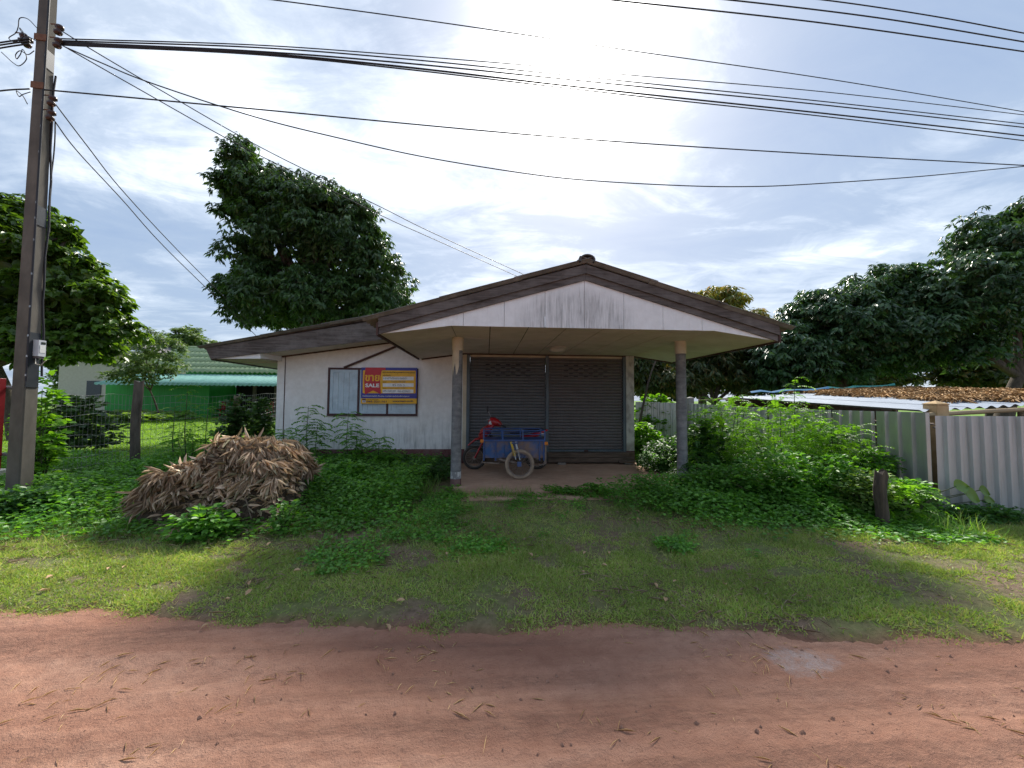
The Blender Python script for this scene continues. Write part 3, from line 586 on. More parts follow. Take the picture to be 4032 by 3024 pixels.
# ------------------------------------------------------------------ motorcycle with sidecar
YBK, YSC = 8.72, 7.80
def mk(cx, cy, Y): return at_y(1750+cx*.24108, 1550+cy*.24108, Y)
moto = thing('motorcycle_with_sidecar', 'red motorcycle with a blue steel cargo sidecar parked on the porch', 'motorcycle', (mk(1228, 1380, 7.7).x-.3, 8.2, 0))
m_red = M('red_plastic', (.42, .012, .016), (.34, .010, .014), scale=4, rough=.28, spec=.5, bump=0, dirt=(.25, .05, .04), dirt_amt=.3)
m_blk = flat('black_plastic', (.018, .018, .02), .55); m_rub = M('tyre_rubber', (.035, .032, .030), (.07, .058, .048), scale=8, rough=.9, bump=.2)
m_mud = M('muddy_tyre', (.235, .175, .125), (.33, .255, .19), scale=9, rough=.95, bump=.4); m_chr = flat('dull_chrome', (.45, .45, .45), .3, .9); m_steel = M('muddy_steel', (.16, .12, .10), (.26, .21, .17), scale=9, rough=.8, bump=.2)
m_seat = flat('seat_vinyl', (.02, .02, .022), .45); m_bp = M('blue_steel_panel', (.020, .075, .21), (.03, .10, .26), scale=3, rough=.5, bump=.1, dirt=(.19, .125, .10), dirt_amt=.8, dscale=1.6, kind='World'); m_br = M('blue_steel_rail', (.018, .065, .20), (.03, .085, .24), scale=8, rough=.45, bump=.1, dirt=(.13, .10, .11), dirt_amt=.4, dscale=5, kind='World')
m_gls = flat('lamp_lens', (.62, .64, .64), .12); m_org = flat('orange_lens', (.62, .20, .03), .25); m_yel = flat('yellow_spring', (.60, .40, .03), .45); m_sil = flat('silver_spring', (.42, .42, .42), .4, .6)
def wheel(c, R, tm, rim_m, w=.032, spokes=20, nm='wheel'):
    c = Vector(c); o = MB(c).tube([c+Vector((0, -.05, 0)), c+Vector((0, .05, 0))], .045, 16).build(nm, m_steel, moto)
    MB(c).torus(c, R-w, w, n=48, m=10).build('tyre', tm, o); MB(c).torus(c, R-2.15*w, .014, n=44, m=6).build('rim', rim_m, o)
    b = MB(c)
    for k in range(spokes):
        a = 2*math.pi*k/spokes; q = a+(.35 if k % 2 else -.35); s_ = .03 if k % 2 else -.03
        b.tube([c+Vector((.04*math.cos(q), s_, .04*math.sin(q))), c+Vector(((R-2.2*w)*math.cos(a), 0, (R-2.2*w)*math.sin(a)))], .0028, 4, False)
    b.build('spokes', m_steel, o); return o
fwc = mk(490, 1010, YBK); fwx = fwc.x; RW_ = .272
wheel((fwx, YBK, RW_), RW_, m_rub, m_steel, nm='wheel'); rwx = mk(1510, 1010, YBK).x; wheel((rwx, YBK, RW_), RW_, m_rub, m_steel, nm='wheel')
RS = .300; swx = mk(1228, 1145, 7.62).x; wheel((swx, 7.62, RS), RS, m_mud, m_steel, .031, 28)
def ring(c, ax, rx, ry, n=12, tilt=0):      # ellipse in the plane across a mostly-x direction: rx along y, ry along z (tilted in x)
    return [(c[0]+ry*math.sin(2*math.pi*j/n)*math.sin(tilt), c[1]+rx*math.cos(2*math.pi*j/n), c[2]+ry*math.sin(2*math.pi*j/n)*math.cos(tilt)) for j in range(n)]
def P_(cx, cy, dy=0): p = mk(cx, cy, YBK+dy); return (p.x, YBK+dy, p.z)
def strip(pts, w0, th, name, mat, dy=0):     # curved shell following a side-view path: list of (cx, cy, halfwidth, halfheight)
    b = MB(); R_ = []
    for i, (cx, cy, hw, hh) in enumerate(pts):
        p = P_(cx, cy, dy); q = P_(*pts[min(i+1, len(pts)-1)][:2]); r = P_(*pts[max(i-1, 0)][:2]); t_ = Vector(q)-Vector(r); a = math.atan2(t_.z, t_.x); n_ = Vector((-math.sin(a), 0, math.cos(a)))
        R_.append([tuple(Vector(p)+Vector((0, hw*math.cos(2*math.pi*j/12), 0))+n_*(hh*math.sin(2*math.pi*j/12))) for j in range(12)])
    b.loft(R_); return b.build(name, mat, moto)
# fork, fender
for d in (-.07, .07): MB().tube([P_(760, 470, d), P_(620, 800, d), (fwx+.01, YBK+d*.8, RW_)], [.022, .021, .019], 10).build('fork_leg', m_red if d < 0 else m_blk, moto)
strip([(385, 845, .035, .012), (440, 800, .055, .020), (510, 745, .062, .028), (575, 730, .062, .030), (625, 770, .058, .026), (640, 850, .05, .018)], 0, 0, 'front_fender', m_red)
# leg shield and cowl
strip([(800, 515, .09, .05), (735, 555, .13, .085), (665, 620, .15, .115), (625, 690, .15, .105), (650, 770, .13, .06)], 0, 0, 'leg_shield', m_red)
b = MB(); b.hexa([P_(560, 665, -.155), P_(700, 600, -.17), P_(715, 625, -.12), P_(585, 690, -.12), P_(560, 650, -.155), P_(690, 575, -.17), P_(700, 600, -.12), P_(585, 670, -.12)]); b.build('shield_wing', m_red, moto)
strip([(722, 475, .05, .035), (758, 460, .085, .085), (800, 455, .10, .105), (850, 475, .10, .09), (900, 500, .085, .065), (935, 520, .05, .03)], 0, 0, 'headlight_cowl', m_red)
strip([(735, 445, .05, .02), (765, 410, .06, .045), (800, 425, .07, .045), (850, 455, .06, .02)], 0, 0, 'cowl_visor', m_red)
b = MB(); c = Vector(P_(752, 480, -.03)); R_ = []
for r, dx in ((.05, .03), (.072, .0), (.066, -.02), (.03, -.038)): R_.append([tuple(c+Vector((dx, r*math.cos(2*math.pi*j/14), r*.9*math.sin(2*math.pi*j/14)))) for j in range(14)])
b.loft(R_); b.build('headlight', m_gls, moto)
MB().tube([P_(925, 515, -.22), P_(1000, 550, -.36)], .017, 10).build('handlebar_grip', m_blk, moto); MB().tube([P_(860, 480, 0), P_(925, 515, -.22)], .011, 8).build('handlebar', m_chr, moto); MB().tube([P_(800, 460, 0), P_(760, 450, .26), P_(790, 455, .36)], [.011, .011, .017], 8).build('handlebar', m_blk, moto)
MB().tube([P_(690, 420, -.16), P_(745, 418, -.15)], .008, 6).build('brake_lever', m_chr, moto)
def mirror(base, tip, dy):
    MB().tube([P_(*base, dy), P_(*tip, dy)], .006, 6).build('mirror_stem', m_chr, moto); b = MB(); c = Vector(P_(tip[0]-10, tip[1]-40, dy)); R_ = []
    for dx, s_ in ((-.022, .35), (-.016, .8), (-.004, 1), (.012, .96), (.014, .4)): R_.append([tuple(c+Vector((dx+.0*s_, .045*s_*math.cos(2*math.pi*j/14), .078*s_*math.sin(2*math.pi*j/14)))) for j in range(14)])
    b.loft(R_); b.build('mirror', m_blk, moto)
mirror((755, 375), (718, 292), -.12)
# frame, engine, seat, tail
strip([(700, 600, .03, .03), (780, 720, .04, .035), (900, 800, .05, .045), (1050, 800, .06, .05), (1250, 720, .06, .05)], 0, 0, 'frame_spine', m_blk)
b = MB(); b.bevbox(P_(820, 0)[0], P_(1120, 0)[0], YBK-.11, YBK+.11, .18, .42, .03); b.build('engine', m_steel, moto)
strip([(1070, 655, .09, .02), (1180, 640, .12, .04), (1320, 612, .13, .045), (1470, 595, .12, .04), (1600, 575, .09, .025)], 0, 0, 'seat', m_seat)
strip([(1240, 720, .08, .04), (1380, 700, .11, .06), (1520, 655, .10, .055), (1640, 605, .06, .03), (1690, 590, .03, .015)], 0, 0, 'tail_fairing', m_red)
MB().tube([P_(1560, 640, -.12), P_(1590, 575, -.12), P_(1640, 590, 0), P_(1590, 575, .12)], .010, 6).build('grab_rail', m_chr, moto)
b = MB(); c = P_(1600, 662, -.09); b.bevbox(c[0]-.03, c[0]+.05, c[1]-.04, c[1]+.02, c[2]-.025, c[2]+.025, .01); b.build('turn_signal', m_gls, moto)
strip([(1380, 790, .05, .012), (1520, 770, .06, .012), (1640, 850, .05, .012)], 0, 0, 'rear_fender', m_blk)
# sidecar
def Q_(cx, cy, Y=YSC): p = mk(cx, cy, Y); return Vector((p.x, Y, p.z))
x0, x1 = Q_(640, 740).x, Q_(1640, 760).x; zd = Q_(1100, 752).z; zt = Q_(1100, 603).z; zm_ = Q_(1100, 668).z; zb = Q_(700, 1095).z; yb2 = 8.42
MB().box(x0-.01, x1+.01, YSC-.002, yb2, zd-.035, zd).build('sidecar_deck', m_br, moto)
zf = zb+.05; 
for (a, c, ya, yc) in ((x0+.03, x1-.03, YSC+.03, YSC+.042), (x0+.03, x1-.03, yb2-.03, yb2-.018)):
    n_ = 3; ws = (c-a)/n_
    for k in range(n_): MB().bevbox(a+k*ws+.003, a+(k+1)*ws-.003, ya, yc, zf, zd-.037, .003).build('side_panel', m_bp, moto)
for xx in (x0+.012, x1-.024): MB().box(xx, xx+.012, YSC+.045, yb2-.035, zf, zd-.037).build('end_panel', m_bp, moto)
MB().box(x0+.03, x1-.03, YSC+.045, yb2-.035, zf, zf+.012).build('sidecar_floor', m_bp, moto)
rail = MB()
for y in (YSC+.012, yb2-.012):
    rail.tube([(x0, y, zt), (x1, y, zt)], .0125, 8); rail.tube([(x0+.01, y, zm_), (x1-.01, y, zm_)], .009, 8)
for xx in (x0, x1): rail.tube([(xx, YSC+.012, zt), (xx, yb2-.012, zt)], .0125, 8)
rail.build('cargo_rail', m_br, moto)
for k, u in enumerate((0.0, .31, .64, 1.0)):
    for y in (YSC+.012, yb2-.012): c = x0+(x1-x0)*u; MB().box(c-.014, c+.014, y-.012, y+.012, zd, zt).build('rail_post', m_br, moto)
for cx in (645, 838, 1555, 1625): c = Q_(cx, 900).x; MB().box(c-.014, c+.014, YSC+.002, YSC+.027, zb+.0, zd-.037).build('stay', m_br, moto)
MB().tube([Q_(615, 1105, YSC-.02), Q_(620, 1125, YSC-.02), Q_(890, 1140, YSC-.02), Q_(905, 1080, YSC-.02)], .013, 8).build('foot_bar', m_steel, moto)
MB().tube([Q_(1540, 1165, YSC-.02), Q_(1625, 1160, YSC-.02), Q_(1640, 1090, YSC-.02)], .013, 8).build('foot_bar', m_steel, moto)
MB().tube([Q_(895, 1070, 7.75), Q_(1010, 1105, 7.70), (swx+.02, 7.68, RS)], .022, 8).build('swing_arm', m_steel, moto)
b = MB(); b.bevbox(swx-.055, swx+.03, 7.545, 7.56, RS-.035, RS+.065, .004); b.build('axle_plate', m_bp, moto)
for cx0, cy0, cx1, cy1, mm, dy in ((1088, 790, 1165, 1075, m_yel, -.05), (1160, 790, 1235, 1085, m_sil, -.03)):
    a = Q_(cx0, cy0, 7.68+dy); c = Q_(cx1, cy1, 7.60+dy); o = MB().tube([a, a.lerp(c, .38)], .024, 10).build('shock_absorber', mm, moto); MB().tube([a.lerp(c, .36), c], .011, 8).build('damper_rod', m_sil, o)
    pts = []; ax = (c-a).normalized(); u_ = ax.orthogonal().normalized(); w_ = ax.cross(u_)
    for k in range(72): th = k/72*2*math.pi*8; pts.append(a.lerp(c, .36+.46*k/72)+(u_*math.cos(th)+w_*math.sin(th))*.026)
    MB().tube(pts, .0055, 5).build('spring', mm, o)
MB().bevbox(Q_(1080, 780).x, Q_(1190, 780).x, 7.60, 7.80, zd-.065, zd-.036, .004).build('shock_bracket', m_bp, moto)
for cx, cy in ((1662, 815), (612, 775)): c = Q_(cx, cy); MB().bevbox(c.x-.035, c.x+.035, YSC-.01, YSC+.03, c.z-.035, c.z+.035, .008).build('reflector', m_org, moto)
MB().tube([Q_(1655, 840), Q_(1650, 1150)], .018, 8).build('tail_post', m_steel, moto)

# ------------------------------------------------------------------ power pole
m_pole = M('pole_concrete', (.085, .075, .060), (.150, .134, .110), scale=4, stretch=(1, 1, .35), rough=.92, bump=.35, dirt=(.075, .07, .062), dirt_amt=.45, dscale=2.2, kind='World')
m_clad = M('black_cover', (.018, .022, .028), (.03, .036, .042), rough=.45, bump=0); m_wire = flat('cable_black', (.022, .022, .026), .55); m_clip = flat('steel_band', (.62, .62, .60), .3, .7); m_ins = flat('brown_porcelain', (.055, .026, .020), .3); m_rust = M('rusty_bracket', (.13, .055, .028), (.20, .10, .055), scale=12, rough=.8, bump=.2)
YP = 6.15; pb = at_y(74, 1960, YP); ptp = at_y(190, 0, YP); pb = Vector((pb.x, YP, gz(pb.x, YP)-.05)); up_ = (ptp-pb).normalized(); ptop = pb+up_*9.2
pole = thing('power_pole', 'tall weathered concrete power pole with metal straps at the left edge', 'power pole', tuple(pb))
PROT = rad(6)
def pole_pt(h, u, v):     # h metres up the axis, u and v across the two faces (-1..1 of the half width)
    hw = .108-.0048*h; hd = .092-.003*h; c = pb+up_*h; a = Vector((math.cos(PROT), math.sin(PROT), 0)); b_ = Vector((-math.sin(PROT), math.cos(PROT), 0)); return c+a*(u*hd)+b_*(v*hw)
b = MB(pb); R_ = []
for i in range(24):
    h = 9.2*i/23; R_.append([pole_pt(h, u, v) for u, v in ((-.85, -1), (.85, -1), (1, -.85), (1, .85), (.85, 1), (-.85, 1), (-1, .85), (-1, -.85))])
b.loft(R_, smooth=False); b.build('shaft', m_pole, pole)
def hh(py): return (at_y(75+(1960-py)*.059, py, YP)-pb).dot(up_)      # height on the pole of a photo row
def plate(h0, h1, mat, nm, off=.012, v0=-1.05, v1=.5, sub_=None):
    b = MB(pb); P = [pole_pt(h, u, v) for h in (h0, h1) for u, v in ((1.02, -1.02), (1.12, -1.02), (1.12, .75), (1.02, .75))]; b.hexa([tuple(p) for p in P]); return b.build(nm, mat, pole)
for y0, y1 in ((275, 205), (890, 815), (1525, 1310)): plate(hh(y0), hh(y1), m_clad, 'cover_plate')
for py in (20, 105, 235, 290, 410, 512, 612, 810, 870, 955, 1088, 1215, 1328, 1408, 1482):
    h = hh(py); b = MB(pb); b.hexa([tuple(pole_pt(h+dh, u, v)) for dh in (0, .03) for u, v in ((.97, -1.10), (1.15, -1.10), (1.15, -.86), (.97, -.86))]); b.build('band_clip', m_clip, pole)
b = MB(pb); b.tube([pole_pt(h, 1.08, -.98) for h in np.linspace(hh(1500), 9.0, 26)], .013, 6); b.build('riser_cable', m_wire, pole)
b = MB(pb); b.tube([pole_pt(hh(py), 1.15+.1*math.sin(py*.03), .95+.2*math.sin(py*.01)) for py in range(1480, 220, -60)], .014, 6); b.build('riser_cable', m_wire, pole)
b = MB(pb); b.tube([pole_pt(hh(py), 1.2, 1.2+.25*math.sin(py*.013+1)) for py in range(900, 440, -40)], .009, 6); b.build('riser_cable', m_wire, pole)
def insulator(px, py, dY=0):
    c = at_y(px, py, YP-.05+dY); b = MB(pb); R_ = []
    for r, z in ((.025, .075), (.045, .06), (.052, .03), (.030, .012), (.030, -.012), (.052, -.03), (.045, -.06), (.025, -.075)): R_.append([(c.x+r*math.cos(2*math.pi*j/12)+z*.25, c.y+r*math.sin(2*math.pi*j/12), c.z+z) for j in range(12)])
    b.loft(R_); o = b.build('insulator', m_ins, pole); MB(pb).tube([c+Vector((-.12, 0, .09)), c+Vector((-.03, 0, .09)), c+Vector((.02, 0, -.09))], .009, 6).build('clevis', m_rust, o); return c
IN = [insulator(*p) for p in ((232, 118), (228, 170), (205, 398), (200, 455), (110, 168, .1), (92, 152, .12))]
for py in (165, 352): h = hh(py); b = MB(pb); b.hexa([tuple(pole_pt(h+dh, u, v)) for dh in (-.05, .05) for u, v in ((-1.1, -1.2), (1.15, -1.2), (1.15, -1.03), (-1.1, -1.03))]); b.build('bracket', m_rust, pole)
# meter
mpos = pole_pt(hh(1370), 1.4, .2); meter = thing('electricity_meter', 'white electricity meter box with a glass front strapped to the power pole', 'meter', tuple(mpos))
def mbox(h0, h1, u0, u1, v0, v1, nm, mat): b = MB(mpos); b.hexa([tuple(pole_pt(h, u, v)) for h in (h0, h1) for u, v in ((u0, v0), (u1, v0), (u1, v1), (u0, v1))]); return b.build(nm, mat, meter)
mbox(hh(1402), hh(1338), 1.15, 2.0, -.35, .75, 'case', flat('meter_case', (.55, .57, .60), .3)); mbox(hh(1354), hh(1345), 2.01, 2.04, .0, .65, 'display', flat('meter_display', (.05, .06, .05), .2)); mbox(hh(1388), hh(1358), 2.01, 2.04, -.2, .65, 'face', flat('meter_face', (.70, .70, .68), .4)); mbox(hh(1410), hh(1403), 1.15, 1.9, -.3, .7, 'base', flat('meter_base', (.12, .10, .10), .5))
c0 = pole_pt(hh(1412), 1.5, -.2); MB(mpos).tube([c0, c0+Vector((.02, -.02, -.08)), c0+Vector((.10, -.02, -.10)), c0+Vector((.16, -.01, -.02))], .006, 5).build('lead', flat('lead_white', (.6, .55, .45), .5), meter)

# ------------------------------------------------------------------ overhead cables
def catmull(P, k=10):
    P = [Vector(p) for p in P]; Q = [P[0]*2-P[1]]+P+[P[-1]*2-P[-2]]; out = []
    for i in range(1, len(Q)-2):
        for j in range(k):
            t_ = j/k; a, b, c, d = Q[i-1:i+3]; out.append(.5*((2*b)+(c-a)*t_+(2*a-5*b+4*c-d)*t_*t_+(3*b-a-3*c+d)*t_**3))
    return out+[P[-1]]
def cable(pix, A, B, label, r=.011, group='overhead cables', name='overhead_cable', mat=None):
    A = Vector(A); B = Vector(B); n_ = Vector((B.y-A.y, A.x-B.x, 0)); pts = []
    for px, py in pix:
        d = ray(px, py); t_ = (Vector((A.x, A.y, 0))-Vector((CAM.x, CAM.y, 0))).dot(n_)/Vector((d.x, d.y, 0)).dot(n_); pts.append(CAM+d*t_)
    b = MB(pts[0]); b.tube(catmull(pts), r, 5); o = b.build(name, mat or m_wire); return tag(o, label, 'cable', group)
A1 = (pb.x+.25, YP); B1 = (13.5, 8.6)
RW = lambda pts: [(1000+x*1.3707, y*1.3707) for x, y in pts]
cable([(232, 152)]+RW([(0, 129), (420, 158), (840, 192), (1050, 213), (1650, 265), (2212, 330), (2500, 366)]), A1, B1, 'uppermost thin cable of the bundle leaving the power pole', .009)
cable([(232, 160)]+RW([(0, 136), (420, 168), (880, 214), (1200, 247), (1650, 293), (2212, 356), (2500, 390)]), A1, B1, 'second cable down in the bundle leaving the power pole', .011)
cable([(232, 166)]+RW([(0, 147), (420, 180), (880, 226), (1200, 258), (1650, 303), (2212, 366), (2500, 400)]), A1, B1, 'third cable down in the bundle leaving the power pole', .013)
cable([(232, 172)]+RW([(0, 152), (420, 191), (870, 243), (1200, 279), (1650, 327), (2212, 390), (2500, 425)]), A1, B1, 'thick cable near the bottom of the bundle leaving the power pole', .016)
cable([(232, 176)]+RW([(0, 156), (420, 197), (870, 250), (1200, 287), (1650, 336), (2212, 404), (2500, 442)]), A1, B1, 'lowest cable of the bundle leaving the power pole', .012)
cable(RW([(-330, -48), (60, 0), (420, 48), (780, 100), (1080, 145), (1650, 227), (2212, 321), (2500, 372)]), (pb.x+.25, YP+.3), (13.5, 9.0), 'single cable above the bundle sloping down across the bright cloud', .010)
A2, B2 = (-9, 4.6), (13, 6.2)
cable(RW([(300, -70), (700, -34), (1060, 3), (1650, 68), (2212, 148), (2500, 192)]), A2, B2, 'lowest of the three cables in the upper right sky', .011)
cable(RW([(700, -52), (1060, -28), (1370, 0), (1800, 52), (2212, 120), (2500, 170)]), A2, B2, 'middle of the three cables in the upper right sky', .011)
cable(RW([(900, -70), (1300, -33), (1640, 0), (1950, 46), (2212, 95), (2500, 150)]), A2, B2, 'topmost of the three cables in the upper right sky', .010)
cable([(160, 352)]+RW([(-400, 276), (0, 313), (850, 392), (1500, 436), (2212, 475), (2500, 490)]), (pb.x+.2, YP-.05), (13.5, 7.4), 'straight low cable from the pole bracket across the middle of the sky', .011)
cable([(258, 186), (400, 248)]+RW([(-300, 237), (0, 335), (250, 398), (500, 453), (800, 501), (1000, 521), (1250, 534), (1420, 536), (1580, 530), (1900, 508), (2212, 478), (2500, 450)]), (pb.x+.25, YP-.05), (13.5, 7.4), 'slack cable sagging deepest above the porch roof', .010)
k_ = at_y(3155, 732, 7.0)
HB = (1.6, 11.0)
cable([(243, 122), (362, 196), (603, 338), (1000, 566), (1292, 713), (1527, 829), (1700, 915), (2096, 1096)], (IN[0].x, IN[0].y), HB, 'upper of two service wires running down to the porch ridge', .009)
cable([(240, 176), (512, 331), (928, 564), (1281, 738), (1527, 861), (1700, 938), (2050, 1094)], (IN[1].x, IN[1].y), (1.3, 11.2), 'lower of two service wires running down to the porch ridge', .009)
GB = (-7.6, 15.0)
cable([(217, 408), (347, 579), (482, 750), (714, 1000), (970, 1257), (1010, 1300)], (IN[2].x, IN[2].y), GB, 'upper of two steep service wires dropping behind the left eave', .009)
cable([(208, 466), (301, 591), (480, 785), (675, 1000), (988, 1302), (1015, 1330)], (IN[3].x, IN[3].y), GB, 'lower of two steep service wires dropping behind the left eave', .009)
for i, (y0, y1, y2, lab) in enumerate(((152, 168, 190, 'upper cable leaving the pole towards the left edge'), (162, 178, 205, 'middle cable leaving the pole towards the left edge'), (172, 190, 220, 'lower cable leaving the pole towards the left edge'), (350, 358, 375, 'single cable leaving the pole bracket towards the left edge'))):
    cable([(118, y0), (0, y1), (-260, y2+20)], (pb.x-.1, YP), (-24, 5.4), lab, .011)
def coil(pts, lab): return cable(pts, (pb.x-.1, YP-.1), (-24, 5.6), lab, .006, None, 'slack_wire')
coil([(145, 110), (110, 75), (78, 72), (72, 105), (62, 130), (35, 150), (60, 165), (95, 140), (78, 110), (88, 128), (140, 160)], 'thin tangled wire looping above the cables left of the pole')
coil([(135, 200), (110, 215), (80, 200), (62, 215), (66, 232), (80, 215), (90, 195), (105, 230), (80, 258), (55, 250), (5, 205)], 'thin tangled wire looping below the cables left of the pole')
coil([(120, 362), (90, 372), (75, 380), (65, 358), (90, 378), (108, 410)], 'short loose wire end under the lower pole bracket')

# ------------------------------------------------------------------ metal fences on the right
m_galv = NT('galvanised_sheet'); m_galv.set(.32, .55, .5); _v = m_galv.coord('World', (1, 1, .5)); _n = m_galv.noise(_v, 3, 6, .6); _s = m_galv.noise(m_galv.coord('World', (7, 7, .5)), 2.0, 6, .65); m_galv.color(m_galv.mix(m_galv.ramp(_s, [(.55, 0.0), (.75, .5)]), m_galv.ramp(_n, [(.3, (.40, .40, .385)), (.7, (.50, .50, .485))]), (.25, .25, .22))); m_galv = m_galv.m
m_galv2 = NT('grey_coated_sheet'); m_galv2.set(.42, .35, .5); _n = m_galv2.noise(m_galv2.coord('World', (1, 1, .35)), 2.2, 7, .65); _s = m_galv2.noise(m_galv2.coord('World', (7, 7, .5)), 2.0, 6, .65); m_galv2.color(m_galv2.mix(m_galv2.ramp(_s, [(.52, 0.0), (.72, .55)]), m_galv2.ramp(_n, [(.3, (.40, .405, .40)), (.7, (.50, .505, .50))]), (.26, .245, .22))); m_galv2 = m_galv2.m
def ribsheet(Wd, ht, pitch=.19, rib=.042):
    prof = []; n = int(round(Wd/pitch))
    for i in range(n):
        b0 = i*pitch; prof += [(b0, 0), (b0+pitch-.075, 0), (b0+pitch-.058, -rib), (b0+pitch-.024, -rib), (b0+pitch-.004, 0)]
    prof.append((n*pitch, 0)); k = len(prof); b = MB()
    zz = [0, ht*.5, ht]; P = [(x, y, z) for z in zz for x, y in prof]; b.add(P, [(r*k+i, r*k+i+1, (r+1)*k+i+1, (r+1)*k+i) for r in range(2) for i in range(k-1)]); return b.mesh('sheet')
def sheet_fence(pts, tops, ht, mat, label, first=None):
    A = Vector((pts[0][0], pts[0][1], 0)); Bv = Vector((pts[1][0], pts[1][1], 0)); d = Bv-A; L_ = d.length; n = max(1, round(L_/.76)); f = thing('metal_fence', label, 'fence', (A.x, A.y, float(gz(A.x, A.y)))); a = math.atan2(d.y, d.x)
    me = ribsheet(.76, ht); me.materials.append(mat)
    for i in range(n):
        u = (i+.0)/n; p = A.lerp(Bv, u); z = tops[0]+(tops[1]-tops[0])*min(1, u*2.2)-ht
        o = link('sheet', me, None, f); o.location = Vector((p.x, p.y, z+random.uniform(-.008, .008)))-wloc(f); o.rotation_euler = (random.uniform(-.008, .008), 0, a)
        nv = Vector((-math.sin(a), math.cos(a), 0))
        b = MB(); q0 = p+nv*.03; q1 = A.lerp(Bv, (i+1)/n)+nv*.03; b.tube([(q0.x, q0.y, z+ht-.18), (q1.x, q1.y, z+ht-.18)], .018, 6); b.build('rail', m_steel, f)
    return f
FC = at_y(3672, 1637, 5.35); FCx, FCy = FC.x, 5.35
def side_at(px, y): return at_y(px, 1600, y).x
FARy = 11.6; FARx = side_at(2714, FARy)
sheet_fence(((FARx, FARy), (FCx-.01, FCy)), (1.51, 1.45), 1.60, m_galv, 'ribbed galvanised sheet fence running back beside the porch bushes')
sheet_fence(((FCx+.02, FCy-.02), (FCx+4.6, FCy-.25)), (FC.z, FC.z-.02), 1.60, m_galv2, 'grey ribbed sheet metal fence facing the road at the right edge')
fx0 = side_at(2548, 12.4); sheet_fence(((fx0-.4, 12.4), (FARx-.05, FARy+.15)), (1.56, 1.53), 1.55, m_galv, 'short far stretch of ribbed sheet fence behind the porch column')
m_cpost = M('tan_concrete', (.40, .265, .13), (.50, .35, .19), scale=8, rough=.9, bump=.4)
def cpost(px, ptopy, Y, w, label, mat):
    t_ = at_y(px, ptopy, Y); g = float(gz(t_.x, Y)); o = thing('concrete_post', label, 'post', (t_.x, Y, g)); b = MB((t_.x, Y, g)); b.bevbox(t_.x-w/2, t_.x+w/2, Y-w/2, Y+w/2, g-.05, t_.z-w*.35, .008); b.build('shaft', mat, o)
    b = MB((t_.x, Y, g)); z = t_.z-w*.35; P = [(t_.x-w*.53, Y-w*.53, z), (t_.x+w*.53, Y-w*.53, z), (t_.x+w*.53, Y+w*.53, z), (t_.x-w*.53, Y+w*.53, z)]; b.hexa(P+[(x, y, z+w*.1) for x, y, _ in P]); b.add([(x, y, z+w*.1) for x, y, _ in P]+[(t_.x, Y, t_.z)], [(0, 1, 4), (1, 2, 4), (2, 3, 4), (3, 0, 4)]); b.build('cap', mat, o); return o
cpost(3683, 1577, 5.62, .20, 'tan concrete post with a pyramid cap at the metal fence corner', m_cpost)
cpost(2717, 1562, 11.85, .17, 'small grey concrete post where the far metal fence turns', M('grey_concrete', (.24, .23, .21), (.33, .32, .30), rough=.9))
# stump at the right
m_stump = M('rotten_wood', (.040, .030, .024), (.105, .080, .062), scale=6, stretch=(3, 3, .5), rough=.95, bump=.9, bdist=.02)
sp_ = on_z(3475, 2080, -.08); sx, sy_ = sp_.x, sp_.y; b = MB((sx, sy_, -.08)); R_ = []
for i, z in enumerate(np.linspace(-.12, .66, 8)): R_.append([(sx+.02*math.sin(i)+(.078-.012*z)*(1+.22*math.sin(3*a+i*.3)+.1*math.sin(7*a))*math.cos(a), sy_+(.07)*(1+.2*math.sin(2*a+1))*math.sin(a), z+(.05*math.sin(3*a) if i == 7 else 0)) for a in [2*math.pi*j/14 for j in range(14)]])
b.loft(R_); tag(b.build('wooden_stump', m_stump), 'dark rotten wooden fence stump standing in weeds before the metal fence', 'stump')

# ------------------------------------------------------------------ low shed behind the fence
m_zinc = NT('zinc_roof'); m_zinc.set(.65, .0, .12); _n = m_zinc.noise(m_zinc.coord('World', (1, 1, 1)), 1.5, 6, .6); m_zinc.color(m_zinc.ramp(_n, [(.3, (.26, .30, .36)), (.7, (.36, .40, .46))])); m_zinc = m_zinc.m
m_bamb = M('bamboo', (.26, .19, .11), (.36, .27, .16), scale=6, stretch=(.4, 3, 3), rough=.7)
shed = thing('shed', 'low shed roofed with zinc sheets and dry thatch behind the metal fence', 'shed', (7.6, 7.5, 0))
SZ = lambda x, y: 1.46+.055*(x-6.9)+.05*(y-5.6)
sy0, sy1 = 5.62, 10.4
x0s = 6.93
for i in range(6):
    x0, x1 = x0s+i*.86, x0s+(i+1)*.86+.05; prof = []; b = MB()
    xs = np.linspace(x0, x1, 49); P = []
    for y in np.linspace(sy0, sy1, 3):
        xo = .0 if True else 0
        P += [(x+.10*(y-sy0)*.0, y, SZ(x, y)+.020*math.cos(2*math.pi*(x-x0)/.215)+.004*i) for x in xs]
    k = len(xs); b.add(P, [(r*k+j, r*k+j+1, (r+1)*k+j+1, (r+1)*k+j) for r in range(2) for j in range(k-1)], True); b.build('zinc_sheet', m_zinc, shed)
for y, xa_, xb_, r in ((sy0-.05, 6.95, 12.2, .035), (8.0, 6.95, 12.2, .03), (10.3, 6.8, 12.2, .03)): MB().tube([(xa_, y, SZ(xa_, y)-.06), (xb_, y, SZ(xb_, y)-.06)], r, 8).build('purlin', m_bamb, shed)
for x, y in ((7.3, 5.9), (9.2, 5.9), (11.6, 5.9), (7.3, 10), (9.2, 10), (11.6, 10)): MB().tube([(x, y, float(gz(x, y))-.05), (x, y, SZ(x, y)-.09)], .05, 8).build('post', m_bamb, shed)
MB().tube([(6.5, 11.2, 1.62), (8.4, 10.45, 1.76)], .025, 6).build('purlin', m_bamb, shed)
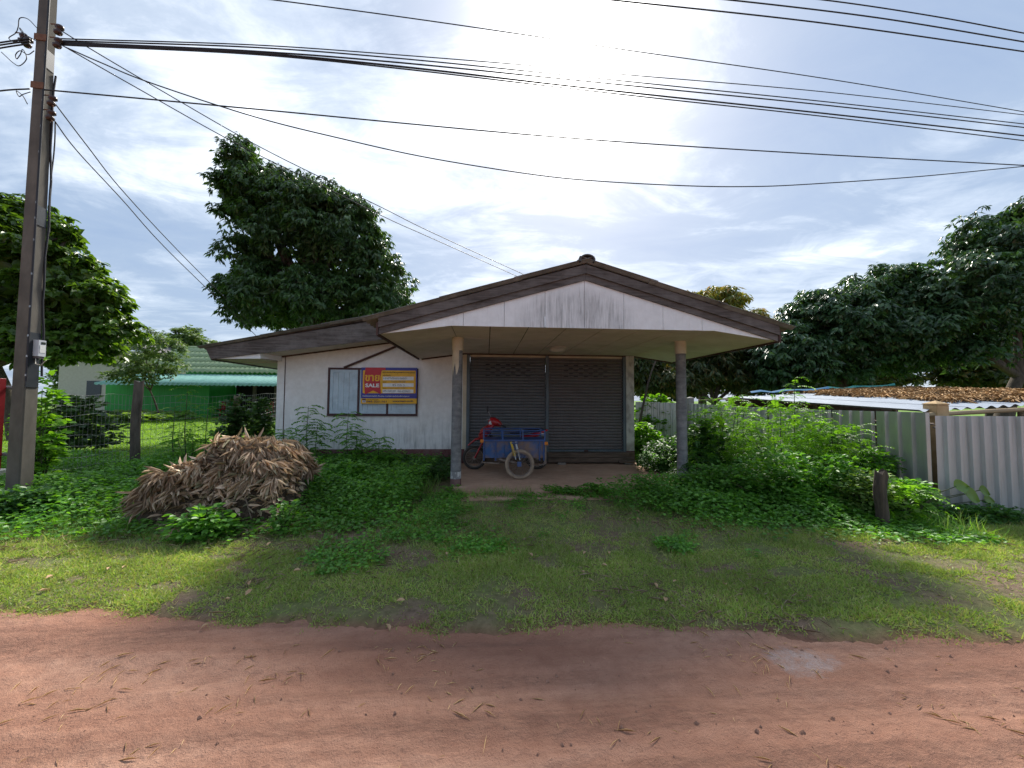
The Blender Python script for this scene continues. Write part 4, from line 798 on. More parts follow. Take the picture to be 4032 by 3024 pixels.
for i in range(9): MB().box(6.98+i*.58, 6.98+(i+1)*.58-.02, 10.40, 10.43, .1, SZ(6.98+i*.58, 10.4)-.08).build('gap_backing_board', m_plank, shed)  # added boards: they shut out bright lawn so the under-roof gap stays dark
# thatch
n = 12000; X = RNG.uniform(7.4, 12.0, n); Y = RNG.uniform(5.85, 10.7, n); keep = (X > 8.9+1.6*(fbm(X, Y, 1.2, 5)-.5)) & ~((Y < 6.3) & (X < 9.1)); X, Y = X[keep], Y[keep]; n = len(X)
Z = SZ(X, Y)+.03+RNG.uniform(0, .05, n)+.04*fbm(X, Y, 1.5, 9)
D = np.stack([RNG.normal(-.75, .35, n), RNG.normal(-.5, .4, n), RNG.normal(-.09, .05, n)], 1)
m_thatch = M_leaf('dry_thatch', [(.15, .085, .04), (.26, .16, .075), (.36, .24, .12), (.20, .12, .06)], .8, .1, (1.1, 1, .8), .2)
leafobj('thatch', m_thatch, shed, np.stack([X, Y, Z], 1), D, np.tile([0, 0, 1.], (n, 1))+RNG.normal(0, .3, (n, 3)), RNG.uniform(.15, .42, n), RNG.uniform(.015, .035, n), 'T4')
m_tarp = flat('blue_tarp', (.05, .16, .30), .4); m_tarp2 = flat('teal_tarp', (.07, .30, .26), .4)
def tarp(pts, w, mat, nm='tarpaulin_edge'):
    b = MB(); P = []
    for i, (x, y) in enumerate(pts): z = SZ(x, y)+.10+.03*math.sin(i*2.2); P += [(x, y-w, z), (x+.03, y, z+.05+.03*math.sin(i*3)), (x, y+w, z+.01)]
    k = len(pts); b.add(P, [(3*i+j, 3*i+3+j, 3*i+4+j, 3*i+1+j) for i in range(k-1) for j in range(2)], True); b.build(nm, mat, shed)
tarp([(7.6+.35*i, 10.45+.06*math.sin(i)) for i in range(8)], .10, m_tarp); tarp([(9.8+.35*i, 10.5+.06*math.sin(i*2)) for i in range(8)], .05, m_tarp2)

# ------------------------------------------------------------------ wire fence on the left
m_fpost = M('fence_post_wood', (.062, .052, .042), (.135, .115, .095), scale=6, stretch=(2, 2, .5), rough=.95, bump=.7)
FP = [at_y(538, 1500, 8.4), at_y(928, 1560, 13.2)]
def fpost(px, ptop, Y, r, label, mat=None, zt=None):
    t_ = at_y(px, ptop, Y); g = float(gz(t_.x, Y)); b = MB((t_.x, Y, g)); R_ = []
    for i in range(7):
        z = g-.1+(t_.z-g+.1)*i/6; R_.append([(t_.x+.012*math.sin(i*1.3)+r*(1+.12*math.sin(3*a+i))*math.cos(a), Y+r*(1+.1*math.sin(2*a))*math.sin(a), z+(.03*math.sin(2*a) if i == 6 else 0)) for a in [2*math.pi*j/10 for j in range(10)]])
    b.loft(R_); return tag(b.build('fence_post', mat or m_fpost), label, 'post', 'wire fence posts')
fpost(545, 1500, 8.4, .078, 'thick dark weathered fence post nearest the power pole'); fpost(932, 1558, 13.2, .085, 'lighter round fence post wrapped in vines beside the green house', M('pale_post', (.16, .135, .085), (.24, .20, .13), scale=6, rough=.9)); fpost(1057, 1640, 15.5, .11, 'short black stump post close to the white house corner', M('burnt_post', (.012, .011, .011), (.03, .027, .025)))
wf = thing('wire_fence', 'thin square mesh wire fence strung past the weathered posts', 'fence', (FP[0].x, 8.4, 0))
wpath = [Vector((at_y(172, 1600, 7.0).x, 7.0, 0)), Vector((FP[0].x-.02, 8.4, 0)), Vector((FP[1].x, 13.2, 0)), Vector((FP[1].x-.4, 16.5, 0))]
def wp(u):
    u = u*3; i = min(2, int(u)); return wpath[i].lerp(wpath[i+1], u-i)
m_fw = flat('fence_wire', (.26, .27, .26), .5, .5)
for k in range(8):
    b = MB(); h = 1.72-.19*k; b.tube([(lambda p: (p.x, p.y-.11, float(gz(p.x, p.y))+h+.02*math.sin(u*30+k)))(wp(u)) for u in np.linspace(0, 1, 40)], .0035, 4, False); b.build('line_wire', m_fw, wf)
b = MB()
for u in np.linspace(0, 1, 64): p = wp(u); g = float(gz(p.x, p.y)); b.tube([(p.x+random.uniform(-.01, .01), p.y-.11, g+.35), (p.x+random.uniform(-.02, .02), p.y-.11, g+1.0), (p.x, p.y-.11, g+1.72)], .003, 4, False)
o = b.build('stay_wires', m_fw, wf); o['kind'] = 'stuff'
# red gate post at the left edge
gp = at_y(-6, 1800, 6.9); gate = thing('gate', 'red steel gate post with a grey rail at the left edge', 'gate', (gp.x, 6.9, 0)); MB().bevbox(gp.x-.16, gp.x-.0, 6.86, 6.94, .38, at_y(8, 1490, 6.9).z, .006).build('post', flat('gate_red', (.30, .012, .016), .45), gate)
MB().bevbox(gp.x-.22, gp.x+.05, 6.78, 7.02, -.1, .378, .02).build('footing', M('footing_white', (.45, .44, .42), (.56, .55, .53), rough=.9), gate)
for z in (.62, 1.75): MB().tube([(gp.x-3, 6.98, z), (gp.x+.12, 6.98, z)], .03, 8).build('rail', flat('gate_grey', (.24, .24, .24), .5, .3), gate)

# ------------------------------------------------------------------ green house
YGH = 24.0
gh = thing('green_house', 'green walled house with a ribbed green tile roof and teal awning', 'house', tuple(at_y(700, 1640, YGH)))
m_gw = M('green_wall', (.028, .27, .045), (.038, .34, .06), scale=3, stretch=(6, 1, .3), rough=.55, bump=.1, kind='World'); m_gt = M('green_tile', (.30, .40, .21), (.38, .47, .27), scale=3, rough=.75, bump=.15, kind='World', dirt=(.26, .33, .19), dirt_amt=.3); m_teal = M('teal_awning', (.16, .36, .30), (.24, .46, .40), scale=3, stretch=(3, 1, 1), rough=.35, bump=0, kind='World'); m_dark = flat('interior_shade', (.010, .010, .010), .9)
gl, gr_ = at_y(412, 1600, YGH), at_y(822, 1600, YGH); g0 = float(gz(gl.x, YGH)); ze = at_y(700, 1515, YGH).z
nw = 14; ww = (gr_.x-gl.x)/nw
for i in range(nw): MB().bevbox(gl.x+i*ww+.004, gl.x+(i+1)*ww-.004, YGH, YGH+.08, g0-.1, ze+.1, .008).build('wall_sheet', m_gw, gh)
MB().box(gr_.x+.01, gr_.x+10, YGH+2.4, YGH+2.5, g0-.1, ze+.1).build('wall', m_dark, gh); MB().box(gl.x, gl.x+.1, YGH+.085, YGH+8, g0-.1, ze+.1).build('wall', m_gw, gh); MB().box(gr_.x-.1, gr_.x, YGH+.085, YGH+2.39, g0-.1, ze+.1).build('wall', m_gw, gh)  # near-black veranda back wall: the opening's shade is put into its colour
MB().box(gl.x, gr_.x+10, YGH+8, YGH+8.1, g0-.1, ze+.1).build('wall', m_gw, gh)
MB().box(gr_.x+.1, gr_.x+10, YGH+.2, YGH+2.39, g0-.12, g0+.06).build('veranda_floor', M('veranda_screed', (.22, .13, .10), (.28, .18, .13)), gh)
for px in (1000, 1085): c = at_y(px, 1600, YGH+.4); MB().box(c.x-.08, c.x+.08, YGH+.35, YGH+.5, g0-.1, ze+.1).build('veranda_post', M('veranda_timber', (.08, .07, .05), (.12, .10, .08)), gh)
# awning sheets
aw0, aw1 = at_y(372, 1500, YGH-1.0), at_y(547, 1467, YGH+.9); zf0 = at_y(700, 1508, YGH-1.0).z; zf1 = at_y(700, 1474, YGH+.9).z; xr_ = aw0.x+17
k = 13
for i in range(k):
    u0, u1 = i/k, (i+1)/k; b = MB(); P = []; nn = 41
    for r_ in range(5):
        t_ = r_/4
        if r_ == 0: yy, zz = YGH-1.02, zf0-.13
        elif r_ == 1: yy, zz = YGH-1.0, zf0-.02
        else: yy = YGH-.95+1.85*(r_-2)/2; zz = zf0+.03+(zf1-zf0)*(r_-2)/2
        xl_ = aw0.x+(aw1.x-aw0.x)*max(0, r_-1)/3
        for j in range(nn): u = u0+(u1-u0)*j/(nn-1); P.append((xl_+(xr_-xl_)*u, yy, zz+.022*math.cos(2*math.pi*j/8)))
    b.add(P, [(r_*nn+j, r_*nn+j+1, (r_+1)*nn+j+1, (r_+1)*nn+j) for r_ in range(4) for j in range(nn-1)], True); b.build('awning_sheet', m_teal, gh)
# tile courses
ridge = at_y(699, 1370, YGH+4.6); le = at_y(545, 1466, YGH+.9); C_ = 5
for c in range(C_):
    u0, u1 = c/C_, (c+1)/C_; b = MB(); P = []; nn = 500
    for r_, u in ((0, u0-.0), (1, u0), (2, u1+.03)):
        y = YGH+.85+(3.75)*u; z = le.z+.02+(ridge.z-le.z)*u+(.0 if r_ == 2 else .075)-(.045 if r_ == 0 else 0); xl_ = le.x+(ridge.x-le.x)*min(1, u)
        for j in range(nn): x = xl_+(xr_-1-xl_)*j/(nn-1); P.append((x, y-(.0 if r_ else -.01), z+.045*math.cos(2*math.pi*x/.30)))
    b.add(P, [(r_*nn+j, r_*nn+j+1, (r_+1)*nn+j+1, (r_+1)*nn+j) for r_ in range(2) for j in range(nn-1)], True); b.build('tile_course', m_gt, gh)
MB().tube([(ridge.x-.05, YGH+4.65, ridge.z+.05), (xr_, YGH+4.65, ridge.z+.05)], .11, 10).build('ridge_cap', m_gt, gh)
MB().prism([(le.x, le.z), (xr_-1, le.z), (xr_-1, ridge.z-.1), (ridge.x, ridge.z-.1)], YGH+4.7, YGH+4.8).build('back_gable', m_gw, gh)
# things in the veranda
m_rc = flat('red_plastic_chair', (.42, .02, .03), .35)
def rchair(px, py, Y, label):
    p = at_y(px, py, Y); z0 = g0+.06; ch = thing('plastic_chair', label, 'chair', (p.x, Y, z0), 'red plastic chairs in the veranda'); MB().bevbox(p.x-.25, p.x+.25, Y-.22, Y+.22, z0+.42, z0+.46, .01).build('seat', m_rc, ch); MB().bevbox(p.x-.25, p.x+.25, Y+.2, Y+.24, z0+.46, z0+.95, .012).build('backrest', m_rc, ch)
    for a in (-1, 1):
        for c in (-1, 1): MB().box(p.x+a*.2-.025, p.x+a*.2+.025, Y+c*.17-.025, Y+c*.17+.025, z0, z0+.419).build('leg', m_rc, ch)
rchair(862, 1600, YGH+.9, 'red plastic chair in the dark veranda just right of the green wall'); rchair(1072, 1600, YGH+1.0, 'red plastic chair in the veranda next to the white house corner')

# ------------------------------------------------------------------ cream house far left, satellite dish
YH2 = 30.0; ch2 = thing('cream_house', 'pale rendered house with a dark grey tiled roof behind the left tree', 'house', tuple(at_y(400, 1480, YH2)))
m_h2 = M('cream_render', (.46, .42, .36), (.52, .48, .42), rough=.9, kind='World'); m_t2 = M('grey_tile', (.10, .09, .095), (.15, .14, .14), scale=4, rough=.8, kind='World', bump=.2)
a0, a1 = at_y(230, 1500, YH2), at_y(505, 1390, YH2); MB().box(a0.x, a1.x, YH2, YH2+7, 0, a1.z+.1).build('wall', m_h2, ch2)
MB().box(a0.x+2, a0.x+3, YH2-.05, YH2-.002, 1.6, 2.8).build('window', flat('window_dark', (.05, .06, .07), .2), ch2)
el, er, rt = at_y(200, 1375, YH2-.6), at_y(560, 1405, YH2-.6), at_y(385, 1290, YH2+3.2)
C_ = 9
for c in range(C_):
    u0, u1 = c/C_, (c+1)/C_; b = MB(); P = []; nn = 120
    for r_, u in ((0, u0), (1, u0), (2, u1+.04)):
        xl_ = el.x-2+(rt.x-4-el.x+2)*u; xrr = er.x+(rt.x+.3-er.x)*u; y = YH2-.6+3.8*u; z = el.z+(rt.z-el.z)*u+(.0 if r_ == 2 else .06)-(.05 if r_ == 0 else 0)
        for j in range(nn): x = xl_+(xrr-xl_)*j/(nn-1); P.append((x, y, z+.035*math.cos(2*math.pi*x/.30)))
    b.add(P, [(r_*nn+j, r_*nn+j+1, (r_+1)*nn+j+1, (r_+1)*nn+j) for r_ in range(2) for j in range(nn-1)], True); b.build('tile_course', m_t2, ch2)
b = MB(); b.add([(er.x, YH2-.6, el.z), (rt.x+.3, YH2+3.2, rt.z), (er.x, YH2+7.2, el.z)], [(0, 2, 1)]); b.build('roof_end', m_t2, ch2)
MB().box(el.x-2, er.x, YH2-.62, YH2-.58, el.z-.22, el.z-.06).build('eave_board', flat('eave_grey', (.25, .24, .23)), ch2)
dp = at_y(480, 1365, 27.0); dish = thing('satellite_dish', 'dark round satellite dish below the eave of the pale house', 'satellite dish', (dp.x, 27, 0)); b = MB(); R_ = []
for r, dy in ((.02, .14), (.3, .10), (.55, .0), (.56, .01), (.3, .12), (.02, .16)): R_.append([(dp.x+r*math.cos(2*math.pi*j/20)*.9, 27+dy+.15*r*math.sin(2*math.pi*j/20), dp.z+r*math.sin(2*math.pi*j/20)) for j in range(20)])
b.loft(R_); b.build('reflector', flat('dish_black', (.02, .025, .03), .5), dish); MB().tube([(dp.x, 27.15, dp.z), (dp.x, 27.4, dp.z-.3), (dp.x, 27.4, .3)], .04, 8).build('mast', flat('mast_grey', (.2, .2, .2), .5), dish); MB().tube([(dp.x+.45, 27.0, dp.z-.4), (dp.x+.1, 26.5, dp.z)], .02, 6).build('feed_arm', flat('mast_grey', (.2, .2, .2), .5), dish)

# ------------------------------------------------------------------ trees
m_bark = M('bark', (.055, .042, .032), (.11, .088, .068), scale=6, stretch=(2, 2, .5), rough=.95, bump=.8, bdist=.02)
ML_longan = M_leaf('longan_leaf', [(.018, .040, .014), (.028, .058, .018), (.040, .078, .022), (.055, .098, .026)], .38, .30, (1.6, 1.7, .5), .5, 2.0)
ML_dark = M_leaf('dark_glossy_leaf', [(.014, .034, .014), (.020, .046, .018), (.030, .062, .022), (.05, .09, .03)], .30, .25, (1.5, 1.6, .5), .5, 2.4)
ML_broad = M_leaf('broad_tree_leaf', [(.035, .070, .014), (.055, .105, .018), (.080, .140, .024), (.045, .085, .016)], .36, .42, (1.7, 1.7, .45))
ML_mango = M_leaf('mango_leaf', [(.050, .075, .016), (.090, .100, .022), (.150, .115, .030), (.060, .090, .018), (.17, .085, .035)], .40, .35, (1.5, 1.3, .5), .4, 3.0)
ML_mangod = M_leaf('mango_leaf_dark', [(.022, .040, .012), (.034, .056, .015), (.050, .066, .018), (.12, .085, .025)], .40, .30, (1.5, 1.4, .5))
ML_far = M_leaf('far_tree_leaf', [(.05, .085, .028), (.075, .115, .038), (.10, .14, .05)], .5, .35, (1.4, 1.4, .6), .5, 2.2)
ML_pale = M_leaf('pale_shrub_leaf', [(.060, .105, .028), (.085, .135, .035), (.11, .16, .05)], .42, .4, (1.5, 1.5, .5), .4, 2.5)
ML_lush = M_leaf('lush_weed_leaf', [(.032, .085, .014), (.045, .110, .018), (.065, .150, .024), (.090, .185, .030)], .45, .42, (1.6, 1.7, .45), .4, 2.5)
ML_bright = M_leaf('bright_frond_leaf', [(.060, .140, .016), (.090, .190, .022), (.13, .24, .030), (.05, .12, .02)], .45, .5, (1.6, 1.7, .4), .4, 1.8)
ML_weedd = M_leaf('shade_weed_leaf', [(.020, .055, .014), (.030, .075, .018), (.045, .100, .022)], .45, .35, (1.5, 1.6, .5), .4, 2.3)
def blob(px, py, Y, rxp, rzp, ry):
    c = at_y(px, py, Y); s = (c-CAM).dot(_F)/F_PX; return (np.array([c.x, c.y, c.z]), np.array([rxp*s, ry, rzp*s]))
def tree(name, label, base, blobs, nclump, spc, mps, ls, lw, mat, tmpl='T4', rc=(.35, .7), droop=.5, trunk_r=.22, fill=.25, group=None, cat='tree', limbs=22, flat_top=.35):
    bx_, by_ = base; g = float(gz(bx_, by_)); o = thing(name, label, cat, (bx_, by_, g), group)
    areas = np.array([(r[0]*r[2]+r[0]*r[1]+r[1]*r[2]) for c, r in blobs]); pick = RNG.choice(len(blobs), nclump, p=areas/areas.sum())
    BC = np.array([b[0] for b in blobs]); BR = np.array([b[1] for b in blobs]); BR = np.maximum(BR-.55*(rc[0]+rc[1])/2, BR*.55); d = rdir(nclump, -.75, 1); C = BC[pick]+d*BR[pick]*RNG.uniform(.70, 1.0, (nclump, 1))
    # drop clumps buried inside another lobe
    ins = np.zeros(nclump, bool)
    for k in range(len(blobs)): ins |= (np.linalg.norm((C-BC[k])/BR[k], axis=1) < .55)
    C, d = C[~ins], d[~ins]; K = len(C); rcl = RNG.uniform(rc[0], rc[1], K)
    n = K*spc; ci = np.repeat(np.arange(K), spc); sd = nrm(rdir(n)+.75*d[ci]+np.array([0, 0, flat_top])); SP = C[ci]+sd*(rcl[ci]*RNG.uniform(.35, 1.0, n))[:, None]*np.array([1.1, 1.1, .8])
    N_ = n*mps; si = np.repeat(np.arange(n), mps); hor = rdir(N_, -.25, .25); ld = nrm(.55*sd[si]*np.array([1, 1, .3])+.75*hor+np.array([0, 0, -droop])+RNG.normal(0, .22, (N_, 3)))
    P = SP[si]+hor*.03+RNG.normal(0, .03, (N_, 3)); nn = nrm(np.array([0, 0, .8])+.8*sd[si]+RNG.normal(0, .28, (N_, 3)))
    L_ = RNG.uniform(.7, 1.25, N_)*ls; W_ = L_*lw/ls*RNG.uniform(.8, 1.2, N_)
    if fill:
        m = int(N_*fill); pk = RNG.choice(len(blobs), m, p=areas/areas.sum()); q = BC[pk]+rdir(m)*BR[pk]*(RNG.uniform(0, 1, (m, 1))**.5)*.78
        P = np.concatenate([P, q]); ld = np.concatenate([ld, nrm(rdir(m)+np.array([0, 0, -.4]))]); nn = np.concatenate([nn, rdir(m, 0, 1)]); L_ = np.concatenate([L_, np.full(m, ls*1.5)]); W_ = np.concatenate([W_, np.full(m, lw*1.6)])
    ok = P[:, 2] > gz(P[:, 0], P[:, 1])+.05; leafobj('crown', mat, o, P[ok], ld[ok], nn[ok], L_[ok], W_[ok], tmpl)
    bc = BC[np.argmax(areas)]; top = Vector(bc); b0 = Vector((bx_, by_, g-.1)); fork = b0.lerp(top, .42); fork.z = g+(top.z-g)*.5
    MB((bx_, by_, g)).tube(catmull([b0, b0.lerp(fork, .5)+Vector((.1*trunk_r, .05, 0)), fork, top], 5), [trunk_r*(1.25-.95*i/15) for i in range(16)], 10).build('trunk', m_bark, o)
    b = MB((bx_, by_, g))
    for k in range(len(blobs)): c = Vector(BC[k]); b.tube(catmull([fork, fork.lerp(c, .5)+Vector((0, 0, .15)), c], 4), [trunk_r*(.5-.035*i) for i in range(9)], 7)
    for i in RNG.choice(K, min(limbs, K), replace=False):
        k = int(np.argmin(np.linalg.norm(BC-C[i], axis=1))); c = Vector(BC[k]); e = Vector(C[i]); b.tube([c, c.lerp(e, .5)+Vector((0, 0, .08)), e], [trunk_r*.2, trunk_r*.13, .012], 5)
    b.build('branches', m_bark, o); return o
Y = 17.0
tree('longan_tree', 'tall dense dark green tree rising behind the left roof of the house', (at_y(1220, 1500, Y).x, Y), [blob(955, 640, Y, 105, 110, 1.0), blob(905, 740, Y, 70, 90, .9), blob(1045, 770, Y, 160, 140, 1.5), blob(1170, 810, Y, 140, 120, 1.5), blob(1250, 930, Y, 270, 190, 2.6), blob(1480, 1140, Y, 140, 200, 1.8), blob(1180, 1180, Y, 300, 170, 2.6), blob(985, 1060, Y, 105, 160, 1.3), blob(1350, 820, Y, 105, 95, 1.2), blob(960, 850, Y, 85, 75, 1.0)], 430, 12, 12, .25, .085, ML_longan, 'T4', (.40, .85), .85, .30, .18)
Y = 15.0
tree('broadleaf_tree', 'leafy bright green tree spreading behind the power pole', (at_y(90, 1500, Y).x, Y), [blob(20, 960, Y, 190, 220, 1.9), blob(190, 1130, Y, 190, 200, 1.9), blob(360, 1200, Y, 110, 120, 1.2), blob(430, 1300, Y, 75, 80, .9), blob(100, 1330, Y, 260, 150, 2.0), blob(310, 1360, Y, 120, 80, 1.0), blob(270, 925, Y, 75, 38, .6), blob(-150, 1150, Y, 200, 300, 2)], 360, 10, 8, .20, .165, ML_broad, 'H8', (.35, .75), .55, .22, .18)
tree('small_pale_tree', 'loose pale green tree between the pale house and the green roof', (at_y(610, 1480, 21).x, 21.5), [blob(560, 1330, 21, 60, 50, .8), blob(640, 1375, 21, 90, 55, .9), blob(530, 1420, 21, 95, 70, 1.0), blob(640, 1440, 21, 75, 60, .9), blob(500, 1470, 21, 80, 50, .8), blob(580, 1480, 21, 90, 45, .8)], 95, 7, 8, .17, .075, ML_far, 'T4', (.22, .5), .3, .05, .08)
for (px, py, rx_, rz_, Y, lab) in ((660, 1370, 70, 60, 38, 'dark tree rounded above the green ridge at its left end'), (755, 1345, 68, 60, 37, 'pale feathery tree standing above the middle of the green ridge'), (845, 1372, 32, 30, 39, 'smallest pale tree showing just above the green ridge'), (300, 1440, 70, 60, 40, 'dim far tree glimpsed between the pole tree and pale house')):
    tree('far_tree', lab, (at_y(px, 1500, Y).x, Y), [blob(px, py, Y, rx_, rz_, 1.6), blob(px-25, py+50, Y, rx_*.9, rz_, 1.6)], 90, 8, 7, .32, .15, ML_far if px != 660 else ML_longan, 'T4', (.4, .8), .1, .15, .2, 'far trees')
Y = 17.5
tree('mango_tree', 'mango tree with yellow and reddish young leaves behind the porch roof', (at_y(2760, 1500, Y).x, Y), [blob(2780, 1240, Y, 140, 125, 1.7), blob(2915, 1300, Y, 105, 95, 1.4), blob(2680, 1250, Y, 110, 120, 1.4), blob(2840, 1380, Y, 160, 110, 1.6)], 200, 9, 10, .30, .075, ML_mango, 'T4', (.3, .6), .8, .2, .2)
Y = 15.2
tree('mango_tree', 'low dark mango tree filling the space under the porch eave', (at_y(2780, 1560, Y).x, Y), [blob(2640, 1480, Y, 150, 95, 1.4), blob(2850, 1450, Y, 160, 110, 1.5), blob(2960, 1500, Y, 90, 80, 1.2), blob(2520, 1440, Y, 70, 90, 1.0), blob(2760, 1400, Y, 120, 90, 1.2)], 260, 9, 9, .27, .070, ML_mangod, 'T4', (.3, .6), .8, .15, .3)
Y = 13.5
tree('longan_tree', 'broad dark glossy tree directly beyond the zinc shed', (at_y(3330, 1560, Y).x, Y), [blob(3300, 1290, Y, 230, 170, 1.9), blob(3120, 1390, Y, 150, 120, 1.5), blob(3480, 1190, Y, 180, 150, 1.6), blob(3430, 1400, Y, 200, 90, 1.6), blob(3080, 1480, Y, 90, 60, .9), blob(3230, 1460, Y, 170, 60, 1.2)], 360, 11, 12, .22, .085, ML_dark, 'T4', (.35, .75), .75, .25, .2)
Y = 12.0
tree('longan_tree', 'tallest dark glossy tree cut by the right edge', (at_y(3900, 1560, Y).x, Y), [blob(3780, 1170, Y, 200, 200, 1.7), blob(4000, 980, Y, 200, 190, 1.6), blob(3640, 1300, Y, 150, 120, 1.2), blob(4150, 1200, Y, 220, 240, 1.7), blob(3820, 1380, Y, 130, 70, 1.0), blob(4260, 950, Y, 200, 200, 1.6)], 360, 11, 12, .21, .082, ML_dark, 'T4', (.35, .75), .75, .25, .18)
for (px, py, rx_, rz_, Y, lab) in ((3250, 1420, 330, 110, 22, 'shadowy background tree behind the glossy tree beyond the shed'), (3900, 1400, 360, 130, 21, 'shadowy background tree low at the right edge under the tall tree'), (2600, 1450, 200, 90, 24, 'shadowy background tree seen past the right porch pillar')):
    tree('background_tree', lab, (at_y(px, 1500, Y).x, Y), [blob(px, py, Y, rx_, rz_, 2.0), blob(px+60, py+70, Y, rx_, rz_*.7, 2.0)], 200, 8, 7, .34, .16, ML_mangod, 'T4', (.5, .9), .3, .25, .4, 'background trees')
# slender sapling stem right of the house
c = [at_y(px, py, 11.0) for px, py in ((2508, 1750), (2520, 1660), (2540, 1560), (2560, 1480), (2590, 1400))]; st = thing('slender_sapling', 'slender leaning dark sapling trunk just right of the house pillar', 'sapling', (c[0].x, 11, float(gz(c[0].x, 11)))); MB(tuple(wloc(st))).tube(catmull([Vector((c[0].x-.05, 11, float(gz(c[0].x, 11))-.05))]+c, 4), [.055-.0017*i for i in range(21)], 8).build('trunk', m_bark, st)

# ------------------------------------------------------------------ shrubs and weeds
m_stem = M('green_stem', (.045, .060, .022), (.075, .085, .035), rough=.7, bump=0)
def pinnate(P, D, Lf, pairs, ll, lw, up=None, sag=.5):
    n = len(P); D = nrm(D); U = np.tile([0, 0, 1.], (n, 1)); S = nrm(np.cross(D, U)); t = (np.arange(1, pairs+1)/pairs)[None, :, None]
    A = P[:, None, :]+D[:, None, :]*Lf[:, None, None]*t+np.array([0, 0, -1.])*(Lf[:, None, None]*sag*t*t)
    T = nrm(D[:, None, :]+np.array([0, 0, -1.])*(2*sag*t)); pts = []; dirs = []; nor = []
    for s in (-1, 1):
        pts.append(A); dirs.append(nrm(S[:, None, :]*s+.45*T+np.array([0, 0, -.15])+RNG.normal(0, .12, A.shape))); nor.append(np.broadcast_to(nrm(np.cross(S, D))[:, None, :], A.shape)+RNG.normal(0, .15, A.shape))
    pts = np.concatenate(pts, 1).reshape(-1, 3); dirs = np.concatenate(dirs, 1).reshape(-1, 3); nor = np.concatenate(nor, 1).reshape(-1, 3); nor[nor[:, 2] < 0] *= -1
    L_ = np.full(len(pts), ll)*RNG.uniform(.75, 1.15, len(pts)); return pts, dirs, nor, L_, L_*lw/ll
def shrub(name, label, px, Y, rx_, ry, h, mat, n=260, style='pinnate', ls=.06, lw=.022, lf=(.22, .4), cat='bush', group=None, tall=(), py=1800, zmin=.12):
    x = at_y(px, py, Y).x; g = float(gz(x, Y)); o = thing(name, label, cat, (x, Y, g), group); R = np.array([rx_, ry, h])
    d = rdir(n, .0, 1); P = np.array([x, Y, g+zmin*h])+d*R*(RNG.uniform(0, 1, (n, 1))**.45)*np.array([1, 1, 1-zmin])
    b = MB((x, Y, g))
    for i in RNG.choice(n, min(18, n), replace=False):
        e = Vector(P[i]); b.tube([(x+(e.x-x)*.2, Y+(e.y-Y)*.2, g-.03), (x+(e.x-x)*.6, Y+(e.y-Y)*.6, g+(e.z-g)*.6), tuple(e)], [.012, .009, .004], 5)
    ex = []
    for tx, tz in tall:
        tp = at_y(tx, tz, Y); b.tube([(tp.x+.06, Y, g-.03), (tp.x-.03, Y, g+(tp.z-g)*.5), (tp.x, Y, tp.z)], [.012, .009, .004], 5)
        for k in range(22): u = .45+.55*k/21; a = k*2.4; ex.append(((tp.x+.01, Y, g+(tp.z-g)*u), (math.cos(a), math.sin(a), .45)))
    b.build('stems', m_stem, o)
    D = nrm(d*np.array([1, 1, .5])+RNG.normal(0, .45, (n, 3))+np.array([0, 0, .25]))
    if ex: P = np.concatenate([P, np.array([e[0] for e in ex])]); D = np.concatenate([D, np.array([e[1] for e in ex])])
    if style == 'pinnate':
        q = pinnate(P, D, RNG.uniform(lf[0], lf[1], len(P)), 9, ls, lw); leafobj('foliage', mat, o, *q, 'T4')
    else:
        k = 7; ii = np.repeat(np.arange(len(P)), k); m = len(ii); hd = rdir(m, -.35, .35); leafobj('foliage', mat, o, P[ii]+hd*RNG.uniform(.01, .09, (m, 1)), hd+D[ii]*.4, nrm(np.array([0, 0, 1.])+RNG.normal(0, .4, (m, 3))), RNG.uniform(.7, 1.25, m)*ls, RNG.uniform(.8, 1.2, m)*lw, 'T6')
    return o
# right side
shrub('leucaena_bush', 'tall feathery bright bush with a lone stem rising above the zinc roof', 3080, 6.7, .85, .7, 1.68, ML_bright, 640, tall=((3128, 1490), (3075, 1560), (3230, 1600)))
shrub('leucaena_bush', 'feathery bush spreading between the right column and the metal fence', 2860, 7.6, .9, .8, 1.75, ML_bright, 640, tall=((2840, 1590), (2905, 1560)))
shrub('leucaena_bush', 'feathery bush close to the metal fence with a pale top sprig', 3290, 6.2, .65, .5, 1.35, ML_bright, 420, tall=((3400, 1730), (3300, 1690)))
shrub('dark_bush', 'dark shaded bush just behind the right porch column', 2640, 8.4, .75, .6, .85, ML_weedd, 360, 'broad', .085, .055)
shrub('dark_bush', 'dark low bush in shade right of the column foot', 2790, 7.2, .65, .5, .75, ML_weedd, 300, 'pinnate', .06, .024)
shrub('vine_bush', 'bright sunlit vine heap climbing the far fence beside the sapling', 2580, 12.6, 1.1, .7, 1.9, ML_bright, 300, 'broad', .17, .15)
shrub('vine_bush', 'bright low vine heap between house pillar and dark bush', 2530, 10.6, .6, .5, 1.05, ML_bright, 260, 'broad', .12, .10)
shrub('leaf_bush', 'tangled broadleaf bush against the middle of the side fence', 3220, 6.9, .6, .5, 1.25, ML_lush, 300, 'broad', .10, .06)
shrub('leaf_bush', 'broadleaf bush leaning on the side fence close to its corner', 3440, 5.95, .5, .35, .95, ML_lush, 260, 'broad', .09, .055)
shrub('leaf_bush', 'big-leaved dark bush right beside the porch column', 2780, 7.9, .55, .5, 1.35, ML_weedd, 240, 'broad', .14, .09)
shrub('leaf_bush', 'feathery low bush in front of the stump and fence corner', 3540, 5.0, .35, .2, .5, ML_bright, 120, 'pinnate', .055, .022, py=1950)
